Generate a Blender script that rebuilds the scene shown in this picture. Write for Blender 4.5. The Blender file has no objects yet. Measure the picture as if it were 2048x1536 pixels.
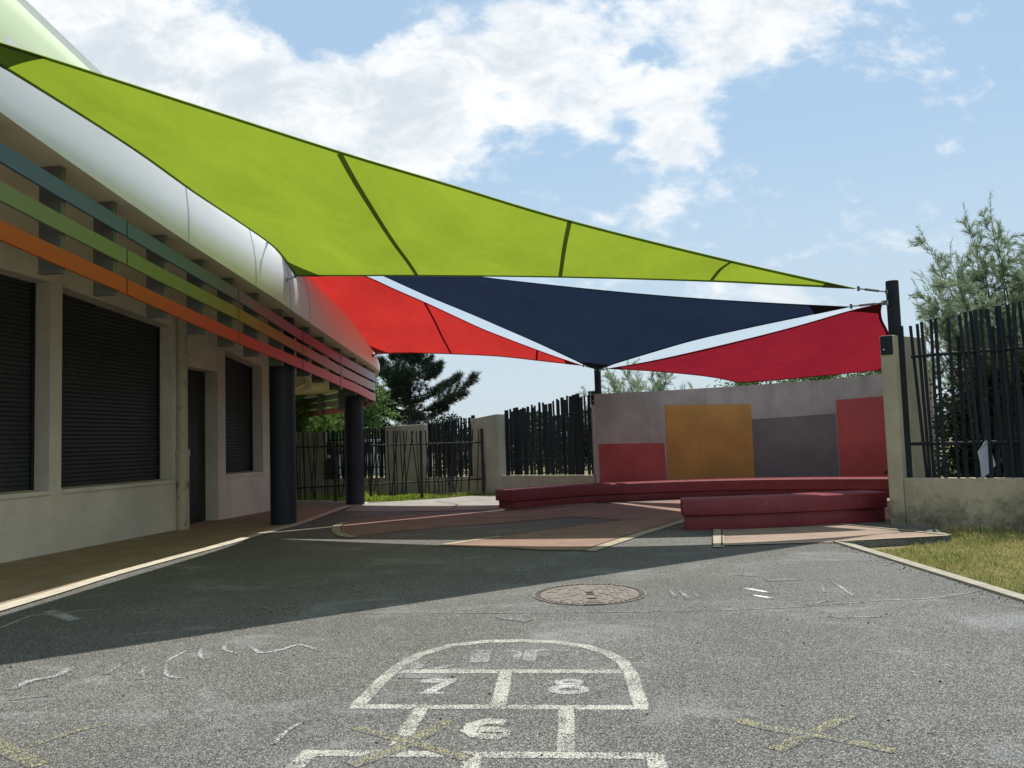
import bpy, bmesh, math, random
from mathutils import Vector, Matrix
R = random.Random(7)
sc = bpy.context.scene
COL = sc.collection
# ------------------------------------------------------------------ camera model
F, CX, CY, H = 1640.0, 1024.0, 768.0, 1.25
TH, RO = math.radians(3.98), math.radians(1.78)
R0 = Vector((1,0,0)); U0 = Vector((0,-math.sin(TH),math.cos(TH))); FW = Vector((0,math.cos(TH),math.sin(TH)))
RT = R0*math.cos(RO)-U0*math.sin(RO); UP = R0*math.sin(RO)+U0*math.cos(RO)
EYE = Vector((0,0,H))
def ray(px,py): return FW + RT*((px-CX)/F) + UP*((CY-py)/F)
def G(px,py,z=0.0):
    d = ray(px,py); return EYE + d*((z-H)/d.z)
def V(px,py,Y):
    d = ray(px,py); return EYE + d*(Y/d.y)
def hit(px,py,poly):
    d = ray(px,py); k = d.x/d.y
    a,b=Vector(poly[0]),Vector(poly[1]); c,e=Vector(poly[-2]),Vector(poly[-1])
    poly = [tuple(a+(a-b).normalized()*.6)]+list(poly)+[tuple(e+(e-c).normalized()*.6)]
    for a,b in zip(poly[:-1],poly[1:]):
        fa = a[0]-k*a[1]; fb = b[0]-k*b[1]
        if fa*fb <= 0 and fa != fb:
            t = fa/(fa-fb); y = a[1]+(b[1]-a[1])*t
            if y > 0.5: return V(px,py,y)
    return None
cam = bpy.data.cameras.new('camera'); co = bpy.data.objects.new('camera', cam); COL.objects.link(co)
cam.sensor_width = 36; cam.lens = F/2048*36; cam.clip_end = 5000; cam.clip_start = .05
m = Matrix((RT,UP,-FW)).transposed().to_4x4(); m.translation = EYE; co.matrix_world = m
sc.camera = co
# ------------------------------------------------------------------ objects
def tag(o,label=None,cat=None,group=None,kind=None):
    if label: o['label']=label
    if cat: o['category']=cat
    if group: o['group']=group
    if kind: o['kind']=kind
    return o
def empty(name,loc,label,cat,group=None):
    o = bpy.data.objects.new(name,None); COL.objects.link(o); o.location = loc
    o.empty_display_size=.2
    return tag(o,label,cat,group)
def mesh_obj(name,verts,faces,mat,parent=None,smooth=False,attr=None,loc=None):
    if parent is not None:
        off = wloc(parent)
    else: off = Vector(loc) if loc is not None else Vector((0,0,0))
    me = bpy.data.meshes.new(name)
    me.from_pydata([tuple(Vector(v)-off) for v in verts],[],faces)
    if attr:
        a = me.attributes.new('fade','FLOAT','POINT'); a.data.foreach_set('value',attr)
    if smooth:
        me.polygons.foreach_set('use_smooth',[True]*len(me.polygons))
    me.update()
    o = bpy.data.objects.new(name,me); COL.objects.link(o); me.materials.append(mat)
    if parent is not None: o.parent = parent
    elif loc is not None: o.location = off
    return o
def wloc(o):
    v = Vector((0,0,0))
    while o is not None: v = v+o.location; o = o.parent
    return v
class MB:
    def __init__(s): s.v=[]; s.f=[]; s.a=[]
    def add(s,vs,fs):
        n=len(s.v); s.v += [Vector(v) for v in vs]; s.f += [tuple(i+n for i in f) for f in fs]; return s
    def hexa(s,b,t):   # 4 bottom, 4 top, ccw
        return s.add(list(b)+list(t),[(3,2,1,0),(4,5,6,7),(0,1,5,4),(1,2,6,5),(2,3,7,6),(3,0,4,7)])
    def box(s,c,sz,rz=0):
        c=Vector(c); hx,hy,hz=[q/2 for q in sz]; M=Matrix.Rotation(rz,3,'Z')
        p=[M@Vector((x,y,0)) for x,y in((-hx,-hy),(hx,-hy),(hx,hy),(-hx,hy))]
        return s.hexa([c+q+Vector((0,0,-hz)) for q in p],[c+q+Vector((0,0,hz)) for q in p])
    def bar(s,p,q,w,d,side):  # prism from p to q; side = horizontal unit vec along fence
        side=Vector(side); n=Vector((-side.y,side.x,0)); p=Vector(p); q=Vector(q)
        o=[-side*w/2-n*d/2,side*w/2-n*d/2,side*w/2+n*d/2,-side*w/2+n*d/2]
        return s.hexa([p+k for k in o],[q+k for k in o])
    def tube(s,pts,rad,n=8,cap=True):
        pts=[Vector(p) for p in pts]; rs = rad if isinstance(rad,(list,tuple)) else [rad]*len(pts)
        base=len(s.v); prev=None
        for i,p in enumerate(pts):
            t=(pts[min(i+1,len(pts)-1)]-pts[max(i-1,0)])
            if t.length<1e-9: t=Vector((0,0,1))
            t.normalize()
            if prev is None:
                a=Vector((0,0,1)) if abs(t.z)<.9 else Vector((1,0,0)); x=t.cross(a).normalized()
            else:
                x=(prev-t*prev.dot(t)); x = x.normalized() if x.length>1e-6 else t.orthogonal().normalized()
            prev=x; y=t.cross(x)
            for k in range(n):
                an=2*math.pi*k/n; s.v.append(p+(x*math.cos(an)+y*math.sin(an))*rs[i])
        for i in range(len(pts)-1):
            for k in range(n):
                a=base+i*n+k; b=base+i*n+(k+1)%n; s.f.append((a,b,b+n,a+n))
        if cap:
            s.f.append(tuple(base+k for k in range(n))[::-1]); e=base+(len(pts)-1)*n; s.f.append(tuple(e+k for k in range(n)))
        return s
    def cyl(s,c,r,z0,z1,n=32,r2=None):
        return s.tube([(c[0],c[1],z0),(c[0],c[1],z1)],[r,r if r2 is None else r2],n)
    def build(s,name,mat,parent=None,smooth=False,loc=None,bevel=0,auto=None):
        o = mesh_obj(name,s.v,s.f,mat,parent,smooth,None,loc)
        if bevel:
            bm=bmesh.new(); bm.from_mesh(o.data); bmesh.ops.remove_doubles(bm,verts=bm.verts,dist=1e-5)
            bmesh.ops.recalc_face_normals(bm,faces=bm.faces)
            ed=[e for e in bm.edges if len(e.link_faces)==2 and e.calc_face_angle(0)>.6]
            bmesh.ops.bevel(bm,geom=ed,offset=bevel,segments=3,profile=.5,affect='EDGES',clamp_overlap=True)
            bm.to_mesh(o.data); bm.free()
        if auto:
            o.data.polygons.foreach_set('use_smooth',[True]*len(o.data.polygons))
            o.data.set_sharp_from_angle(angle=auto)
        return o
def poly(name,pts,z,mat,depth=0,parent=None):   # flat polygon (list of xy), optional sides downwards
    bm=bmesh.new(); vs=[bm.verts.new((p[0],p[1],z)) for p in pts]; f=bm.faces.new(vs)
    if f.calc_area()>0: 
        f.normal_update()
        if f.normal.z<0: f.normal_flip()
    if depth:
        r=bmesh.ops.extrude_face_region(bm,geom=[f]); nv=[g for g in r['geom'] if isinstance(g,bmesh.types.BMVert)]
        bmesh.ops.translate(bm,verts=nv,vec=(0,0,-depth)); bmesh.ops.recalc_face_normals(bm,faces=bm.faces)
    bmesh.ops.triangulate(bm,faces=[g for g in bm.faces if len(g.verts)>4])
    me=bpy.data.meshes.new(name); bm.to_mesh(me); bm.free(); me.materials.append(mat)
    o=bpy.data.objects.new(name,me); COL.objects.link(o)
    if parent: o.parent=parent; o.location=-wloc(parent)
    return o
def Gp(l,z=0): return [G(a,b,z).xy for a,b in l]
def spl(pts,n=8):   # Catmull-Rom through tuples
    pts=[Vector(p) for p in pts]; out=[]
    for i in range(len(pts)-1):
        a=pts[max(i-1,0)]; b=pts[i]; c=pts[i+1]; d=pts[min(i+2,len(pts)-1)]
        for k in range(n):
            t=k/n; out.append(.5*((2*b)+(c-a)*t+(2*a-5*b+4*c-d)*t*t+(3*b-a-3*c+d)*t**3))
    out.append(pts[-1]); return out
def lerp_tab(tab,x):
    if x<=tab[0][0]: 
        (a,b),(c,d)=tab[0],tab[1]
    elif x>=tab[-1][0]: return tab[-1][1]
    else:
        for (a,b),(c,d) in zip(tab[:-1],tab[1:]):
            if a<=x<=c: break
    return b+(d-b)*(x-a)/(c-a)
# ------------------------------------------------------------------ materials
class NT:
    def __init__(s,name):
        s.m=bpy.data.materials.new(name); s.m.use_nodes=True; s.t=s.m.node_tree; s.t.nodes.clear()
        s.out=s.n('ShaderNodeOutputMaterial'); s.pos=None
    def n(s,typ,**kw):
        o=s.t.nodes.new(typ)
        for k,v in kw.items(): setattr(o,k,v)
        return o
    def l(s,a,b): s.t.links.new(a,b)
    def setin(s,node,key,val):
        i=node.inputs[key]
        if hasattr(val,'is_output') or isinstance(val,bpy.types.NodeSocket): s.l(val,i)
        else:
            if i.type=='RGBA' and len(val)==3: val=(*val,1)
            i.default_value=val
    def P(s):
        if s.pos is None: s.pos=s.n('ShaderNodeNewGeometry').outputs['Position']
        return s.pos
    def map(s,scale,vec=None):
        k=s.n('ShaderNodeMapping'); s.l(vec or s.P(),k.inputs['Vector']); k.inputs['Scale'].default_value=scale; return k.outputs[0]
    def noise(s,scale,detail=4,rough=.5,vec=None,out='Fac',dist=0):
        k=s.n('ShaderNodeTexNoise'); s.l(vec or s.P(),k.inputs['Vector']); k.inputs['Scale'].default_value=scale
        k.inputs['Detail'].default_value=detail; k.inputs['Roughness'].default_value=rough; k.inputs['Distortion'].default_value=dist
        return k.outputs[out]
    def voro(s,scale,out='Color',vec=None,feature='F1'):
        k=s.n('ShaderNodeTexVoronoi',feature=feature); s.l(vec or s.P(),k.inputs['Vector']); k.inputs['Scale'].default_value=scale
        return k.outputs[out]
    def math(s,op,a,b=0,c=0,clamp=False):
        k=s.n('ShaderNodeMath',operation=op,use_clamp=clamp)
        for i,v in enumerate((a,b,c)): s.setin(k,i,v)
        return k.outputs[0]
    def ramp(s,fac,stops,interp='LINEAR'):
        k=s.n('ShaderNodeValToRGB'); k.color_ramp.interpolation=interp; s.l(fac,k.inputs[0]); e=k.color_ramp.elements
        while len(e)<len(stops): e.new(.5)
        for i,(p,c) in enumerate(stops):
            e[i].position=p; e[i].color=(c,c,c,1) if isinstance(c,(int,float)) else (*c,1)
        return k.outputs[0]
    def mr(s,v,a,b,c=0,d=1,smooth=True):
        k=s.n('ShaderNodeMapRange',interpolation_type='SMOOTHSTEP' if smooth else 'LINEAR')
        for i,x in enumerate((v,a,b,c,d)): s.setin(k,i,x)
        return k.outputs[0]
    def mix(s,f,a,b,typ='MIX'):
        k=s.n('ShaderNodeMix',data_type='RGBA',blend_type=typ); s.setin(k,0,f); s.setin(k,6,a); s.setin(k,7,b); return k.outputs[2]
    def bump(s,h,strength=.3,dist=.01):
        k=s.n('ShaderNodeBump'); s.l(h,k.inputs['Height']); k.inputs['Strength'].default_value=strength; k.inputs['Distance'].default_value=dist; return k.outputs[0]
    def finish(s,color,rough=.8,bump=None,metal=0,spec=.4,trans=0,tcol=None):
        b=s.n('ShaderNodeBsdfPrincipled'); s.setin(b,'Base Color',color); s.setin(b,'Roughness',rough); b.inputs['Metallic'].default_value=metal
        b.inputs['Specular IOR Level'].default_value=spec
        if bump: s.l(bump,b.inputs['Normal'])
        sh=b.outputs[0]
        if trans:
            t=s.n('ShaderNodeBsdfTranslucent'); s.setin(t,'Color',tcol if tcol is not None else color)
            if bump: s.l(bump,t.inputs['Normal'])
            k=s.n('ShaderNodeMixShader'); k.inputs[0].default_value=trans; s.l(sh,k.inputs[1]); s.l(t.outputs[0],k.inputs[2]); sh=k.outputs[0]
        s.l(sh,s.out.inputs[0]); return s.m
def C(h):   # sRGB hex -> linear
    return tuple(((int(h[i:i+2],16)/255)/12.92 if int(h[i:i+2],16)/255<=.04045 else ((int(h[i:i+2],16)/255+.055)/1.055)**2.4) for i in (0,2,4))
def sc3(c,k): return tuple(x*k for x in c)

def asphalt_col(n,bright=1.0):
    g=n.ramp(n.math('ADD',n.math('MULTIPLY',n.voro(200,'Color'),.62),n.math('MULTIPLY',n.noise(230,2,.6),.4)),
             [(.24,(.011,.012,.013)),(.42,(.047,.048,.046)),(.58,(.120,.119,.106)),(.80,(.42,.41,.365))])
    big=n.ramp(n.noise(.55,5,.6),[(.3,.80),(.55,1.0),(.75,1.22)])
    c=n.mix(1.0,g,big,'MULTIPLY')
    dust=n.math('MULTIPLY',n.mr(n.noise(1.0,7,.66,n.map((1,1.5,1)),dist=.6),.50,.74,0,.42),n.mr(n.noise(120,2,.6),.35,.6))
    c=n.mix(dust,c,(.48,.49,.50))
    stain=n.mr(n.noise(2.3,5,.65),.60,.74,0,.25)
    return n.mix(stain,c,(.09,.085,.075))
def m_asphalt():
    n=NT('asphalt'); c=asphalt_col(n); h=n.voro(200,'Distance')
    return n.finish(c,.78,n.bump(h,.35,.005),spec=.45)
def m_paint(name,col,amount,grain=90,lo=.22):
    n=NT(name); base=asphalt_col(n); at=n.n('ShaderNodeAttribute',attribute_name='fade').outputs['Fac']
    g=n.math('ADD',n.math('MULTIPLY',n.noise(grain,3,.7),.6),n.math('MULTIPLY',n.voro(200,'Color'),.4))
    wear=n.math('MULTIPLY',n.mr(n.noise(5,4,.6),.3,.7,.65,1.05),amount)
    v=n.math('MULTIPLY',at,wear)
    mk=n.mr(n.math('ADD',v,n.math('MULTIPLY',n.math('SUBTRACT',g,.5),1.5)),lo,lo+.55)
    mk=n.math('MULTIPLY',mk,n.mr(at,0,.22))
    return n.finish(n.mix(mk,base,col),.78,n.bump(n.voro(200,'Distance'),.35,.005),spec=.45)
def m_concrete(name,col,dirt=.5,stain=(.05,.05,.035),streak=True,scale=1.0,base_moss=False):
    n=NT(name); P=n.P()
    a=n.mix(n.mr(n.noise(1.6*scale,6,.6),.3,.7),sc3(col,.82),sc3(col,1.12))
    if streak:
        st=n.noise(1.0,5,.6,n.map((5,5,.35))); a=n.mix(n.mr(st,.5,.78,0,dirt),a,sc3(col,.42))
    a=n.mix(n.mr(n.noise(60,3,.7),.35,.7,0,.25),a,sc3(col,.6))
    if base_moss:
        z=n.n('ShaderNodeSeparateXYZ'); n.l(P,z.inputs[0])
        zf=n.mr(z.outputs[2],-.05,.75,1,0)
        mm=n.mr(n.math('ADD',n.math('MULTIPLY',zf,.42),n.math('MULTIPLY',n.noise(3.6,9,.80),1.5)),.88,1.28,0,.7)
        a=n.mix(mm,a,stain)
        a=n.mix(n.mr(n.noise(11,7,.75),.58,.70,0,.55),a,sc3(col,.38))
    h=n.noise(45,5,.7)
    return n.finish(a,.88,n.bump(h,.12,.01),spec=.25)
def m_flat(name,col,rough=.5,var=.12,scale=3,metal=0,spec=.4,bump=.05):
    n=NT(name); c=n.mix(n.mr(n.noise(scale,6,.65),.3,.7),sc3(col,1-var),sc3(col,1+var))
    return n.finish(c,rough,n.bump(n.noise(60,3,.6),bump,.003),metal,spec)
def m_sail(name,col,tcol,trans):
    n=NT(name); v=n.mr(n.noise(1.1,6,.68,n.map((1,.5,1)),dist=.4),.3,.7,.84,1.10,False)
    c=n.mix(1,(*col,),v,'MULTIPLY'); t=n.mix(1,(*tcol,),v,'MULTIPLY')
    w=n.noise(500,1,.5)
    wr=n.noise(1.6,5,.6,n.map((1,1.6,1)),dist=.3)
    hh=n.math('ADD',n.math('MULTIPLY',w,.02),wr)
    return n.finish(c,.75,n.bump(hh,.25,.05),spec=.15,trans=trans,tcol=t)
def m_leaf(name,c1,c2,c3=None,trans=.35,rough=.6):
    n=NT(name); g=n.n('ShaderNodeNewGeometry').outputs['Random Per Island']
    r=n.ramp(g,[(0,c1),(.55,c2),(1,c3 or sc3(c2,1.4))])
    r=n.mix(n.mr(n.noise(1.3,4,.6),.35,.68,0,.45),r,sc3(c1,.7))
    return n.finish(r,rough,spec=.25,trans=trans)
def m_bark(name,col):
    n=NT(name); c=n.mix(n.mr(n.noise(9,6,.7,n.map((1,1,.25))),.35,.65),sc3(col,.5),sc3(col,1.3)); return n.finish(c,.9,n.bump(n.noise(20,5,.7,n.map((1,1,.3))),.6,.02))
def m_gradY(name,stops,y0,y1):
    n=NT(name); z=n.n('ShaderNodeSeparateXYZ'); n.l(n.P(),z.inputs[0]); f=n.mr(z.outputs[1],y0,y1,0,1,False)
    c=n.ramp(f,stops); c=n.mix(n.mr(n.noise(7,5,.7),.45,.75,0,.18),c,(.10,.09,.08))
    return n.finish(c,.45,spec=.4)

M={}
M['asphalt']=m_asphalt()
M['walk']=m_concrete('walkway_concrete',(.34,.255,.175),.15,streak=False,scale=1.5)
M['kerb']=m_concrete('kerb_concrete',(.55,.50,.41),.1,streak=False,scale=3)
M['kerb2']=m_concrete('lawn_kerb_concrete',(.36,.33,.265),.2,streak=False,scale=5)
M['apron']=m_concrete('apron_concrete',(.33,.32,.285),.2,streak=False,scale=1.2)
M['pink']=m_concrete('pink_paving_concrete',(.30,.195,.155),.2,streak=False,scale=1.4)
M['pink2']=m_concrete('dusty_pink_concrete',(.335,.255,.20),.2,streak=False,scale=1.4)
M['band']=m_concrete('beige_band_concrete',(.42,.37,.27),.2,streak=False,scale=3)
M['joint']=m_flat('dark_joint',(.03,.03,.028),.9)
M['render']=m_concrete('cream_render',(.72,.64,.55),.12,scale=.5)
M['white']=m_flat('white_panel',(.88,.88,.86),.75,.03,.8,spec=.2,bump=.02)
M['pale']=m_flat('green_bounce_panel',(.66,.76,.50),.7,.03,.8)  # white panel colour with the green light bounced off the sail painted in
M['soffit']=m_flat('soffit_board',(.74,.66,.48),.6,.08,1.2)
M['pier_g']=m_flat('seam_grey',(.30,.30,.29),.6)
M['rib']=m_flat('grey_rib_metal',(.12,.125,.12),.55,.1,4)
M['shutter']=m_flat('dark_shutter_metal',(.030,.034,.038),.42,.15,2,spec=.5)
M['door']=m_flat('dark_door_paint',(.012,.016,.017),.5,.2,2)
M['navycol']=m_flat('navy_column_paint',(.011,.013,.024),.6,.15,2)
M['metal']=m_flat('dark_green_metal',(.008,.014,.020),.65,.2,5,spec=.3)
M['black']=m_flat('black_gate_metal',(.010,.011,.010),.5,.2,5)
M['steel']=m_flat('galvanised_steel',(.35,.35,.35),.35,.1,20,metal=.8)
M['pipe']=None
M['wall']=m_concrete('perimeter_concrete',(.36,.345,.28),.45,streak=True)
M['wallr']=m_concrete('mossy_concrete',(.44,.39,.28),.35,stain=(.035,.035,.022),base_moss=True)
M['mural']=m_concrete('mural_wall_concrete',(.45,.40,.37),.5)
M['mred']=m_concrete('mural_red_paint',(.50,.10,.10),.22,scale=.8)
M['morange']=m_concrete('mural_ochre_paint',(.54,.28,.085),.2,scale=.8)
M['mgrey']=m_concrete('mural_grey_paint',(.19,.175,.175),.2,scale=.8)
def m_bench():
    n=NT('red_bench_paint'); c=n.mix(n.mr(n.noise(2.5,6,.65),.3,.7),(.17,.022,.03),(.22,.03,.038))
    chip=n.mr(n.noise(34,6,.75),.635,.655,0,.8); c=n.mix(chip,c,(.45,.34,.28))
    sc_=n.mr(n.noise(6,6,.7,n.map((1,1,4))),.62,.75,0,.3); c=n.mix(sc_,c,(.16,.03,.035))
    return n.finish(c,.5,n.bump(n.noise(30,5,.7),.15,.01),spec=.4)
M['bench']=m_bench()
M['green']=m_sail('green_sail_fabric',(.20,.28,.03),(.235,.315,.024),.64)
M['ghem']=m_sail('green_sail_hem',(.15,.22,.08),(.17,.23,.09),.5)
M['red']=m_sail('red_sail_fabric',(.42,.03,.025),(.44,.026,.022),.62)
M['rhem']=m_sail('red_sail_hem',(.22,.02,.02),(.2,.02,.02),.4)
M['maroon']=m_sail('crimson_sail_fabric',(.26,.016,.024),(.23,.012,.024),.55)
M['mhem']=m_sail('crimson_sail_hem',(.12,.01,.02),(.1,.01,.02),.3)
M['navy']=m_sail('navy_sail_fabric',(.012,.018,.034),(.012,.023,.048),.5)
M['nhem']=m_sail('navy_sail_hem',(.012,.016,.03),(.01,.016,.03),.3)
M['iron']=m_flat('cast_iron_rust',(.20,.175,.15),.6,.25,14,metal=.15,bump=.2)
M['irond']=m_flat('dark_iron_gap',(.05,.042,.035),.8)
M['ivory']=m_flat('white_board',(.42,.46,.52),.6,.05,2)
M['lawn_dirt']=None
n=NT('lawn_ground'); M['soil']=n.finish(n.mix(n.mr(n.noise(2.2,7,.7),.35,.65),(.12,.11,.04),(.26,.22,.10)),.95,n.bump(n.noise(25,6,.7),.6,.03))
n=NT('grass_blades'); g=n.n('ShaderNodeNewGeometry').outputs['Random Per Island']
pt=n.mr(n.math('ADD',n.math('MULTIPLY',n.noise(2.2,5,.65),1.0),n.math('MULTIPLY',g,.3)),.46,.74)
M['grass']=n.finish(n.mix(pt,n.ramp(g,[(0,(.11,.19,.025)),(1,(.25,.34,.06))]),n.ramp(g,[(0,(.34,.31,.10)),(1,(.62,.54,.26))])),.7,spec=.2,trans=.3)
n=NT('fresh_grass_blades'); g=n.n('ShaderNodeNewGeometry').outputs['Random Per Island']
M['grass2']=n.finish(n.ramp(g,[(0,(.16,.28,.03)),(1,(.42,.52,.09))]),.7,spec=.2,trans=.4)
M['pine']=m_leaf('pine_needles',(.010,.022,.014),(.022,.045,.026),(.045,.075,.040),.15)
M['tam']=m_leaf('feathery_foliage',(.16,.22,.13),(.29,.37,.22),(.46,.54,.36),.55)
M['tamg']=m_leaf('fresh_feathery_foliage',(.07,.14,.03),(.15,.25,.06),(.26,.36,.11),.45)
M['leaf']=m_leaf('broad_leaves',(.045,.09,.022),(.10,.18,.05),(.20,.29,.09),.45)
M['dleaf']=m_leaf('dark_hedge_leaves',(.008,.016,.010),(.02,.04,.02),(.05,.075,.035),.2)
M['bark']=m_bark('grey_bark',(.11,.085,.065)); M['pbark']=m_bark('dark_pine_bark',(.05,.045,.038))
M['van']=m_flat('pale_van_paint',(.45,.50,.58),.3,.03,1); M['glass']=m_flat('dark_glass',(.03,.04,.05),.1,.05,1); M['tyre']=m_flat('tyre_rubber',(.02,.02,.02),.8)
n=NT('cream_pipe_paint'); c=n.mix(n.mr(n.noise(7,7,.75,n.map((1,1,.5))),.555,.63,0,.8),(.46,.41,.29),(.10,.075,.05)); M['pipe']=n.finish(c,.5)
M['wpaint']=m_paint('worn_white_paint',(.57,.555,.475),.56)
M['wfaint']=m_paint('faded_white_paint',(.58,.58,.54),.52,lo=.18)
M['chalk']=m_paint('white_chalk',(.58,.60,.62),.36,lo=.08)
M['chalkb']=m_paint('bright_white_chalk',(.85,.87,.9),.85)
M['ychalk']=m_paint('yellow_paint_marks',(.46,.42,.17),.36,lo=.20)

# ------------------------------------------------------------------ ground
gp=[(-400,-60),(400,-60),(400,900),(-400,900)]
tag(poly('ground',gp,-.08,M['soil']),kind='structure')
kA=G(1668,1086).xy; kB=G(2048,1206).xy; kd=(kB-kA).normalized()
kfar=kA+kd*14
tip=G(1902,1071).xy
yard=[(-14,-4),(-14,19.6)]+[tuple(p) for p in Gp([(560,1004),(640,1003),(736,1004),(800,1002),(880,997),(960,990)])]+[(-.3,19.3),(1.6,17.3),(4,17.5),(7.2,16.9),(7.0,15.2),(5.4,11.1),(tip.x,tip.y),(kA.x,kA.y),(kfar.x,kfar.y)]
tag(poly('asphalt_yard',yard,0,M['asphalt'],depth=.075),kind='structure')
# walkway + kerb strip
strip_o=[G(x,y).xy for x,y in ((0,1225),(120,1188.5),(240,1150.5),(350,1119.5),(453,1091.5),(545,1065.5),(592,1053),(640,1036.5),(672,1024),(698,1015),(722,1010.5),(737,1006))]
strip_i=[G(x,y).xy for x,y in ((0,1212.5),(120,1178.5),(240,1142.5),(350,1113),(453,1085),(545,1059),(592,1047),(640,1029.5),(672,1018),(693,1011),(706,1008.5),(706,1006.2))]
d0=(strip_o[0]-strip_o[2]).normalized()
so=[strip_o[0]+d0*k for k in (12,8,4,2,1)]+strip_o+[G(690,1003).xy,G(590,1002).xy,G(480,1004).xy]
si=[strip_i[0]+d0*k for k in (12,8,4,2,1)]+strip_i+[G(670,1005.5).xy,G(590,1005.5).xy,G(480,1008).xy]
so=[v.xy for v in spl([(*p,0) for p in so],4)]; si=[v.xy for v in spl([(*p,0) for p in si],4)]
v=[];f=[]
for a,b in zip(so,si): v+=[(a.x,a.y,.012),(b.x,b.y,.012)]
for i in range(len(so)-1): f.append((2*i,2*i+2,2*i+3,2*i+1))
ks=mesh_obj('kerb_strip',v,f,M['kerb']); tag(ks,kind='structure')
wk=list(si)+[Vector((-14,19.2)),Vector((-14,si[0].y))]
tag(poly('walkway',wk,.006,M['walk']),kind='structure')
# paving
PA=[(692,1044),(760,1034),(900,1028),(1030,1021),(1200,1008),(1380,1000),(1560,996),(1790,990),(1790,1040),(1400,1040),(1247,1040.5),(1144,1034),(1060,1041),(1000,1047),(900,1054),(804,1062.5),(706,1074),(684,1071),(678,1060),(682,1051)]
tag(poly('paving_panel',Gp(PA),.004,M['pink']),kind='structure')
apr=[(700,1016),(737,1007),(800,1002.5),(880,997.5),(960,990.5),(1030,984),(1190,985),(1190,1008),(1030,1017),(900,1019),(790,1024),(690,1023)]
tag(poly('apron_panel',Gp(apr),.0065,M['apron']),kind='structure')
tag(poly('pink_apron_panel',Gp([(815,1023.5),(880,1018),(1030,1014),(1190,1005),(1190,1010),(1030,1019.5),(900,1022.5)]),.0085,M['pink2']),kind='structure')
PB=[(880,1092),(1000,1073),(1112,1057.5),(1247,1040.5),(1366,1041),(1200,1098),(1176,1102),(1080,1101),(1000,1096)]
tag(poly('diamond_paving',Gp(PB),.007,M['pink']),kind='structure')
PC=[(1428,1092),(1428,1060),(1600,1054),(1680,1047),(1902,1071),(1670,1085.5),(1550,1089)]
tag(poly('path_paving',Gp(PC),.004,M['pink2']),kind='structure')
def ribbon(pts,w,z,closed=False):
    pts=[Vector(p) for p in pts]; v=[];f=[];n=len(pts)
    for i,p in enumerate(pts):
        t=(pts[min(i+1,n-1)]-pts[max(i-1,0)]).normalized(); s=Vector((-t.y,t.x)); ww=w[i] if isinstance(w,list) else w
        v+=[(p.x+s.x*ww/2,p.y+s.y*ww/2,z),(p.x-s.x*ww/2,p.y-s.y*ww/2,z)]
    for i in range(n-1): f.append((2*i,2*i+1,2*i+3,2*i+2))
    return v,f
bands=[([(1178,1103),(1220,1089),(1290,1066),(1372,1041)],.15),([(872,1093),(930,1084),(1000,1073.5)],.11),([(1436,1096),(1436,1080),(1436,1060)],.14),
       ([(1440,1092),(1550,1088.5),(1670,1084),(1895,1072.2)],.06),([(1680,1049),(1790,1060),(1900,1071.2)],.07),([(690,1046),(676,1052),(674,1062),(684,1071),(706,1076)],.16)]
v=[];f=[]
for i,(pl,w) in enumerate(bands):
    a,b=ribbon(Gp(pl),w,.010+.0006*i); k=len(v); v+=a; f+=[tuple(q+k for q in t) for t in b]
tag(mesh_obj('paving_bands',v,f,M['band']),kind='structure')
joints=[[(692,1044.5),(860,1042),(1060,1035),(1144,1034)],[(1144,1034),(1247,1040.5),(1300,1040)],[(1000,1073.5),(1112,1058),(1247,1041)],[(1010,1097),(1080,1102),(1176,1103)],
        [(1168,1101.5),(1280,1064),(1360,1041)],[(1444,1060),(1444,1093)],[(1425,1060),(1425,1094)],[(1440,1094),(1560,1090.5),(1670,1086.5)],[(706,1073),(804,1062),(1000,1047),(1144,1034)],[(690,1048),(682,1055),(684,1066),(706,1072)],[(870,1003),(915,1010),(905,1019)]]
v=[];f=[]
for i,pl in enumerate(joints):
    a,b=ribbon(Gp(pl),.018,.0145+.0004*i); k=len(v); v+=a; f+=[tuple(q+k for q in t) for t in b]
tag(mesh_obj('paving_joints',v,f,M['joint']),kind='structure')
# lawn kerb
kn=Vector((-kd.y,kd.x)); kn = kn if kn.x>0 else -kn
v=[];f=[]
q=[kA-kd*.02,kfar,kfar+kn*.11,kA+kd*.30+kn*.11]
tag(poly('lawn_kerb',q,.022,M['kerb2'],depth=.12),kind='structure')

# grass
def blades(name,poly_pts,n,h0,h1,w,z,mat,keep=None,seed=3):
    r=random.Random(seed); xs=[p[0] for p in poly_pts]; ys=[p[1] for p in poly_pts]; v=[];f=[]
    def inside(x,y):
        c=False; j=len(poly_pts)-1
        for i in range(len(poly_pts)):
            xi,yi=poly_pts[i]; xj,yj=poly_pts[j]
            if (yi>y)!=(yj>y) and x<(xj-xi)*(y-yi)/(yj-yi)+xi: c=not c
            j=i
        return c
    k=0
    while k<n:
        x=r.uniform(min(xs),max(xs)); y=r.uniform(min(ys),max(ys))
        if not inside(x,y): continue
        k+=1; an=r.uniform(0,6.28); h=r.uniform(h0,h1)*(.6+.6*abs(math.sin(x*2.3+1)*math.cos(y*1.9))); ln=r.uniform(.1,1.1)*h; la=r.uniform(0,6.28)
        dx,dy=math.cos(an)*w/2,math.sin(an)*w/2; lx,ly=math.cos(la)*ln,math.sin(la)*ln; b=len(v)
        v+=[(x-dx,y-dy,z),(x+dx,y+dy,z),(x+dx*.7+lx*.4,y+dy*.7+ly*.4,z+h*.65),(x-dx*.7+lx*.4,y-dy*.7+ly*.4,z+h*.65),(x+lx,y+ly,z+h)]
        f+=[(b,b+1,b+2,b+3),(b+3,b+2,b+4)]
    return mesh_obj(name,v,f,mat)
k2=kA+kd*.3+kn*.13
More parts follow.
